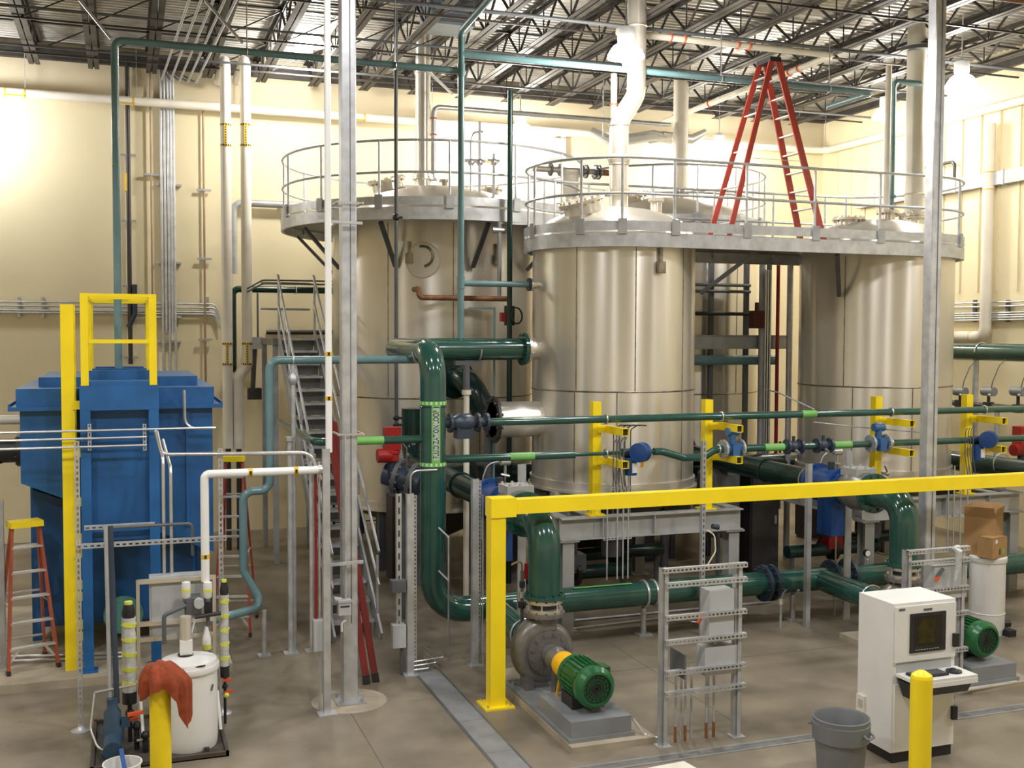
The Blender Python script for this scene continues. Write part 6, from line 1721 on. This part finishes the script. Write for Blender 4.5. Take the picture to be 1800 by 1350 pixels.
for py in (303, 333):
    z = P(1740, py, X=xwall).z
    G().band((xwall, p.y, z - .01), (xwall, p.y, z + .012), .119).build('label_band', 'label_yellow', t)
for dy in (.35, .75): G().ring((xwall, p.y + dy, q.z), (0, 1, 0), .117, .006, 18, 5).build('label_band', 'label_yellow', t)
a, b = P(1665, 325, X=XR - .2), P(1800, 305, X=XR - .2)
zc = (P(1700, 310, X=XR - .2).z + P(1700, 333, X=XR - .2).z) / 2
t = T('cable_tray', 'grey wireway running along the side wall above the conduits', 'wireway', (XR - .08, 17, zc))
G().box(XR - .16, 12.2, zc - .13, XR - .003, 21.5, zc + .13).build('tray_trough', 'grey_box', t)
for k in range(7): G().box(XR - .175, 13 + 1.3 * k, zc - .145, XR - .003, 13.05 + 1.3 * k, zc + .145).build('tray_coupling', 'grey_box', t)
t = T('conduit_bank', 'bank of level conduits along the side wall behind the white riser', 'conduit', (XR - .1, 17, 4.6))
for py in (533, 540, 551, 555, 559, 563):
    z = P(1700, py, X=XR - .1).z
    G().cyl((XR - .1, 12.2, z), (XR - .1, 21.8, z), .018, n=8).build('conduit_run', 'galv', t)
for px in (1713, 1771):
    p = P(px, 548, X=XR - .06)
    G().bar((XR - .05, p.y, P(px, 566, X=XR - .06).z), (XR - .05, p.y, P(px, 527, X=XR - .06).z), .05, .07, (0, 1, 0)).build('conduit_strut', 'dark_grey', t)
a, b = P(1662, 287, X=XR - .12), P(1678, 283, X=XR - .12)
pipe('drain_pipe', 'short black hooked pipe on the side wall beside the column', [(XR - .12, a.y + 1.0, a.z), (XR - .12, b.y, a.z), (XR - .12, b.y, P(1678, 312, X=XR - .12).z)], .035, 'black_pipe', .1, 10)
# row of actuated valves on the wall header
z = P(1720, 712, X=15.4).z
t = T('valve_header', 'black level header carrying the row of actuated valves at the side wall', 'pipe', (15.4, 17, z))
G().cyl((15.4, 12.4, z), (15.4, 20.5, z), .05, n=12).build('pipe_run', 'black_pipe', t)
for yy in (13, 16, 19.5): G().cyl((15.4, yy, 0), (15.4, yy, z - .04), .045, n=10).build('pipe_prop', 'galv_dull', t)
for k, px in enumerate((1688, 1738, 1790)):
    p = P(px, 688, X=15.4)
    t = T('actuated_valve', 'grey actuated valve at the side wall, %s beyond the column' % ORDN[k], 'valve', (15.4, p.y, z), 'wall header valves')
    G().cyl((15.4, p.y - .14, p.z), (15.4, p.y + .14, p.z), .085, n=16).build('actuator_can', 'grey_base', t)
    G().cyl((15.4, p.y, z + .04), (15.4, p.y, p.z - .06), .03, n=8).box(15.33, p.y - .07, z - .08, 15.47, p.y + .07, z + .07).build('valve_body', 'black', t)
    G().tube([(15.36, p.y - .1, p.z + .05), (15.3, p.y - .2, p.z + .2), (15.35, p.y - .3, p.z + .5), (15.5, p.y - .3, p.z + .62)], .009, 6, .1).build('signal_cable', 'dark_grey', t)
    G().ball((15.3, p.y - .12, p.z - .06), .03, 8).build('drain_cock', 'zinc', t)
# dark mains low at the side
p = P(1715, 810, X=13.6)
pipe('process_pipe', 'dark green pipe running back low beyond the free-standing column', [(13.6, 12.6, P(1800, 838, X=13.6).z + .12), (13.6, 17.5, 1.9)], .165, 'green_dark', 0, 22, bands=[((13.6, 14.0, 2.0), (0, 1, 0))])
G().cyl((13.6, 14, 0), (13.6, 14, 1.85), .07, n=12).build('pipe_stand', 'galv_dull', label='grey stand under the dark green pipe beyond the free-standing column', cat='pipe stand')
# unit heater and hung services under the joists
a = P(790, 66, Y=17.5)
t = T('unit_heater', 'blue-grey box heater tucked up between the joists over the back tank', 'heater', (a.x, 17.5, a.z))
G().box(a.x - .4, 17.2, 9.15, a.x + .35, 17.9, 9.60).build('heater_case', 'unit_heater', t)
for k in range(5): G().box(a.x - .36, 17.185, 9.19 + .08 * k, a.x + .31, 17.2, 9.235 + .08 * k).build('heater_louvre', 'dark_grey', t)
pp = [P(640, 22, Y=16), P(1010, 62, Y=16)]
pipe('sprinkler_main', 'thin brown sprinkler main crossing under the joists above the teal pipe', [(-2, 15.9, 9.02), (15.8, 15.9, 9.02)], .03, 'dark_grey', 0, 10)
pipe('sprinkler_main', 'rust-brown sprinkler main crossing under the joists at the column', [(8.6, 12.6, 9.0), (16.2, 12.6, 9.0)], .05, 'rust', 0, 12)
for k, y in enumerate((18.2, 20.6)):
    pipe('sprinkler_branch', 'thin pipe crossing under the joists near the back wall, %s from the wall' % ORDN[1 - k], [(-2, y, 9.04), (16.0, y, 9.04)], .022, 'dark_grey', 0, 8)
# silver ducting bits hanging at the joists beyond the red stepladder
a = P(1175, 225, Y=20.5)
t = T('flexible_duct', 'crumpled silver flexible duct hanging under the joists beyond the exhaust stack', 'duct', a)
G().tube([P(1040, 232, Y=20.5), P(1075, 250, Y=20.2), P(1150, 238, Y=20), P(1180, 246, Y=20)], [.10, .12, .11, .09], 14).build('duct_sleeve', 'aluminium', t)
G().tube([P(1140, 246, Y=20.2), P(1165, 240, Y=20), P(1215, 245, Y=20), P(1240, 232, Y=20)], [.08, .11, .10, .07], 14).build('duct_sleeve', 'aluminium', t)
for px in (1060, 1195): G().cyl(P(px, 240, Y=20.1), P(px, 240, Y=20.1) + V((0, 0, 1.2)), .01, n=6).build('hanger_wire', 'galv', t)

# pale pipe and dark motor peeking out beside the blue tank
a = P(10, 738, Y=15.2)
pipe('process_pipe', 'pale level pipe coming in behind the blue tank at the picture edge', [(-4.5, 15.2, a.z), (-1.2, 15.2, a.z)], .06, 'cream', 0, 14)
a = P(20, 795, Y=14.7)
t = T('mixer_motor', 'black motor on the flank of the blue tank beside the yellow ladder', 'motor', (-1.4, 14.7, a.z))
G().cyl((-1.62, 14.9, a.z), (-1.2, 14.9, a.z), .15, n=20).build('motor_body', 'black', t)
G().flange((-1.25, 14.9, a.z), (1, 0, 0), .2, .05, 8, 20).build('motor_flange', 'black', t)
G().cyl((-1.5, 14.85, a.z - .15), (-1.5, 14.85, a.z - .02), .06, n=12).build('terminal_box', 'black', t)

# deep shadow under the tanks: big dark header, black boxes added as shade and a rounded vessel
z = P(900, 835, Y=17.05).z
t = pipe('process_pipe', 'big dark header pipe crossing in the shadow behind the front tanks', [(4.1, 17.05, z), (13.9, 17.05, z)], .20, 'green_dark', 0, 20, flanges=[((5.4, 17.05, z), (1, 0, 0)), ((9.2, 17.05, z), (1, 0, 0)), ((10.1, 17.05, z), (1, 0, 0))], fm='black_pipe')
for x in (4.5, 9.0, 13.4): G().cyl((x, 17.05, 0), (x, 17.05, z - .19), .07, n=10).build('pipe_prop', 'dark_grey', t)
def shade_box(px0, px1, y, ztop, label):  # cabinet-shaped black boxes, most of them added to deepen the shade
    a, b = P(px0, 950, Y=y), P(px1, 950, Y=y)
    t = T('shade_cabinet', label, 'cabinet', ((a.x + b.x) / 2, y, 0), 'dark cabinets under the tanks')
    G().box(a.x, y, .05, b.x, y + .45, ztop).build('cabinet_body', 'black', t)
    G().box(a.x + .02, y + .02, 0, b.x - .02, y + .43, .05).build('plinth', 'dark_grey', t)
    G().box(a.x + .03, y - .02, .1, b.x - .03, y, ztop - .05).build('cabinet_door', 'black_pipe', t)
    G().box(b.x - .10, y - .05, ztop * .5, b.x - .07, y - .02, ztop * .5 + .14).build('cabinet_handle', 'galv_dull', t)
shade_box(1318, 1368, 15.9, 1.75, 'tall black cabinet in the shadow between the two skid frames')
shade_box(1100, 1150, 17.3, 1.55, 'black box added for a dark column under the front tank, behind the skid beam')
shade_box(1420, 1470, 18.3, 1.6, 'black box added as shade deep behind the second blue valve')
shade_box(1528, 1580, 17.3, 1.6, 'black box added as shade under the column-side tank')
shade_box(830, 885, 17.25, 1.3, 'black box added as shade behind the loop pipe')
shade_box(1000, 1060, 18.6, 1.2, 'black box added as shade behind the skid frame leg beside the pump elbow')
shade_box(690, 735, 17.2, 1.45, 'black cabinet between the stair foot and the loop pipe')
a = P(1262, 930, Y=16.2)
t = T('dosing_vessel', 'dull dark rounded vessel hanging beside the skid frame leg in the gap', 'vessel', (a.x, 16.2, .0))
G().lathe([(.0, .62), (.22, .66), (.34, .8), (.36, .95), (.36, 1.75), (.2, 1.9), (0, 1.93)], (a.x, 16.2, 0), 28).build('vessel_shell', 'dark_grey', t)
for q in range(3): G().cyl((a.x + .28 * math.cos(q * 2.1), 16.2 + .28 * math.sin(q * 2.1), 0), (a.x + .28 * math.cos(q * 2.1), 16.2 + .28 * math.sin(q * 2.1), .8), .035, n=8).build('vessel_leg', 'dark_grey', t)
b = P(1236, 1128, Z=0)
t = T('strut_post', 'slotted strut post with a looped cable in front of the skid frame corner', 'post', (b.x, 12.9, 0))
xb = P(1236, 1000, Y=12.9).x
G().strut((xb, 12.9, 0), (xb, 12.9, P(1236, 775, Y=12.9).z), (0, -1, 0), .055, True, .08).build('strut_channel', 'galv_dull', t)
G().tube([(xb + .05, 12.9, 1.45), (xb + .16, 12.88, 1.38), (xb + .18, 12.88, 1.15), (xb + .04, 12.88, .95)], .010, 8, .1).build('looped_cable', 'cream', t)
G().cyl((xb + .12, 12.88, 1.5), (xb + .22, 12.88, 1.48), .035, n=12).build('cable_gland', 'steel_blue', t)
# ---------------------------------------------------------------- small fittings and clutter
def floor_line(label, pts, r=.014, m='zinc', z=.03):
    return pipe('floor_conduit', label, [V((P(px, py, Z=z).x, P(px, py, Z=z).y, z)) for px, py in pts], r, m, .08, 8, cat='conduit')
floor_line('pair of bright conduits along the plinth beneath the blue tank, the rear one', [(-20, 1156), (215, 1147)], .018, 'zinc', .13)
floor_line('pair of bright conduits along the plinth beneath the blue tank, the front one', [(-20, 1164), (215, 1154)], .018, 'zinc', .13)
floor_line('bright conduit lying along the floor under the green header', [(985, 1107), (1160, 1086), (1228, 1094), (1300, 1085)], .014)
floor_line('dull conduit on the floor beyond the header stand', [(1010, 1090), (1350, 1058)], .016, 'galv_dull')
floor_line('bright tube along the floor in front of the second pump base', [(1690, 1214), (1786, 1199)], .022, 'zinc', .06)
a = P(6, 1190, Z=0)
G().strut((a.x, a.y, 0), (a.x, a.y, P(6, 880, Y=a.y).z), (0, -1, 0), .06, False).build('strut_post', 'galv_dull', label='plain strut post at the picture edge beside the orange stepladder', cat='post')
# bronze drain valve beside the first pump's discharge
a = P(918, 1045, Y=11.75)
t = T('drain_valve', 'small black drain valve with a red hand lever beside the pump discharge elbow', 'valve', (a.x, 11.75, 0))
G().cyl((a.x, 11.75, 0), (a.x, 11.75, a.z + .28), .022, n=10).build('valve_riser', 'dark_grey', t)
for k, dz in enumerate((-.12, 0, .12)): G().cyl((a.x, 11.75, a.z + dz - .035), (a.x, 11.75, a.z + dz + .035), .05 - .008 * k, n=12).build('valve_body', 'black' if k != 1 else 'zinc', t)
G().tube([(a.x, 11.75, a.z + .28), (a.x - .02, 11.72, a.z + .42), (a.x - .14, 11.74, a.z + .36)], .012, 8, .06).build('bleed_tube', 'copper', t)
G().bar((a.x + .02, 11.68, a.z + .20), (a.x + .03, 11.68, a.z + .38), .05, .03, (0, 1, 0)).build('valve_lever', 'red', t)
# copper bleed lines and small stands by the header
for px, py, nm in ((1372, 1103, 'beside the header valve'), (1466, 1082, 'between the header valve and the suction tee')):
    b = P(px, py, Z=0)
    t = T('drain_stand', 'thin drain pipe with a white cap %s' % nm, 'pipe', b)
    G().cyl(b, b + V((0, 0, .34)), .018, n=8).build('stand_tube', 'galv', t)
    G().cyl(b + V((0, 0, .33)), b + V((0, 0, .40)), .03, n=10).build('stand_cap', 'cream', t)
    G().tube([b + V((0, 0, .36)), b + V((.10, .1, .46)), b + V((.26, .2, .5))], .012, 8, .08).build('bleed_tube', 'zinc', t)
# flanged instrument line and risers on the back tank head
t = T('valve_train', 'level line with black flanged valves over the back tank, behind the bright exhaust stack', 'pipe', P(1000, 295, Y=18.9))
a, b = P(935, 296, Y=18.9), P(1078, 304, Y=18.9)
G().cyl((a.x, 18.9, a.z), (b.x, 18.9, a.z), .055, n=14).build('pipe_run', 'stainless_bright', t)
for px, w in ((968, .07), (985, .07), (1022, .08), (1030, .08), (1046, .09), (1052, .09)):
    p = P(px, 297, Y=18.9)
    G().flange((p.x, 18.9, a.z), (1, 0, 0), w + .05, .03, 6, 16).build('flange', 'dark_grey', t)
p, q = P(1058, 300, Y=18.9), P(1076, 300, Y=18.9)
G().cyl((p.x, 18.9, a.z), (q.x, 18.9, a.z), .06, n=12).build('rusty_spool', 'rust', t)
p = P(1003, 300, Y=18.9)
G().lathe([(.12, 0), (.13, .25), (.09, .45), (.16, .55), (.16, .95)], (p.x, 18.9, a.z - .95), 18).build('vessel_neck', 'cream', t)
G().cyl((p.x, 18.9, 6.13), (p.x, 18.9, a.z - .94), .10, n=14).build('neck_stand', 'stainless', t)
for px, ptop, m, nm in ((843, 214, 'galv_dull', 'square-topped'), (868, 270, 'galv_dull', 'shorter'), (828, 245, 'zinc', 'curved-top')):
    y = 18.4
    a = P(px, 335, Y=y); b = P(px, ptop, Y=y)
    t = T('instrument_riser', '%s instrument riser standing on the ring platform above the back tank' % nm, 'pipe', (a.x, y, 6.14))
    G().cyl((a.x, y, 6.14), (a.x, y, b.z), .026, n=10).build('pipe_run', m, t)
    z = P(px, 285, Y=y).z
    G().ball((a.x, y, z), .07, 10).cyl((a.x - .12, y, z + .02), (a.x + .10, y, z + .02), .03, n=8).build('valve_body', 'zinc', t)
    if px == 828: G().tube([(a.x, y, b.z), (a.x + .04, y, b.z + .12), (a.x + .22, y, b.z + .15)], .02, 8, .08).build('curved_top', 'zinc', t)
    if px == 843: G().bar((a.x + .06, y, z + .03), (a.x + .32, y, z - .01), .05, .03).build('valve_lever', 'guard_yellow', t)
# slack tubing arcs over the first control valve and the second pair of instrument cables
for k in range(4):
    a = P(1088 + 10 * k, 752, Y=YB + .12)
    pipe('signal_tube', 'thin hooked signal tube above the deep blue control valve, %s from the yellow post' % ORDN[k], [(a.x - .08, YB + .12, 1.65), (a.x - .08, YB + .12, a.z - .02), (a.x + .02, YB + .10, a.z + .04), (a.x + .14, YB + .08, a.z + .03)], .008, 'dark_grey', .06, 6, group='hooked signal tubes')
for px, py, px2, py2, px3, py3, nm in ((1337, 686, 1368, 690, 1432, 720, 'from the service risers down to the upper green line'), (1430, 742, 1500, 750, 1620, 760, 'sagging past the column-side tank')):
    pts = [P(px, py, Y=14.0), P(px2, py2, Y=13.9), P(px3, py3, Y=13.42)]
    if px == 1337: pts = [P(1343, 684, Y=17.05)] + pts[1:]
    pipe('instrument_cable', 'thin slack cable %s' % nm, pts, .011, 'galv_dull', .3, 6, cat='cable')
# pressure taps on the tank shells
for px, py, y, nm in ((1556, 832, 14.12, 'low on the column-side tank shell'),):
    a = P(px, py, Y=y)
    t = T('sample_cock', 'small chrome sample cock %s' % nm, 'valve', a)
    G().cyl(a + V((0, .14, 0)), a + V((0, -.05, 0)), .025, n=10).ball(a + V((0, -.05, 0)), .04, 10).cyl(a + V((0, -.05, .02)), a + V((-.05, -.05, .13)), .016, n=8).build('cock_body', 'chrome', t)
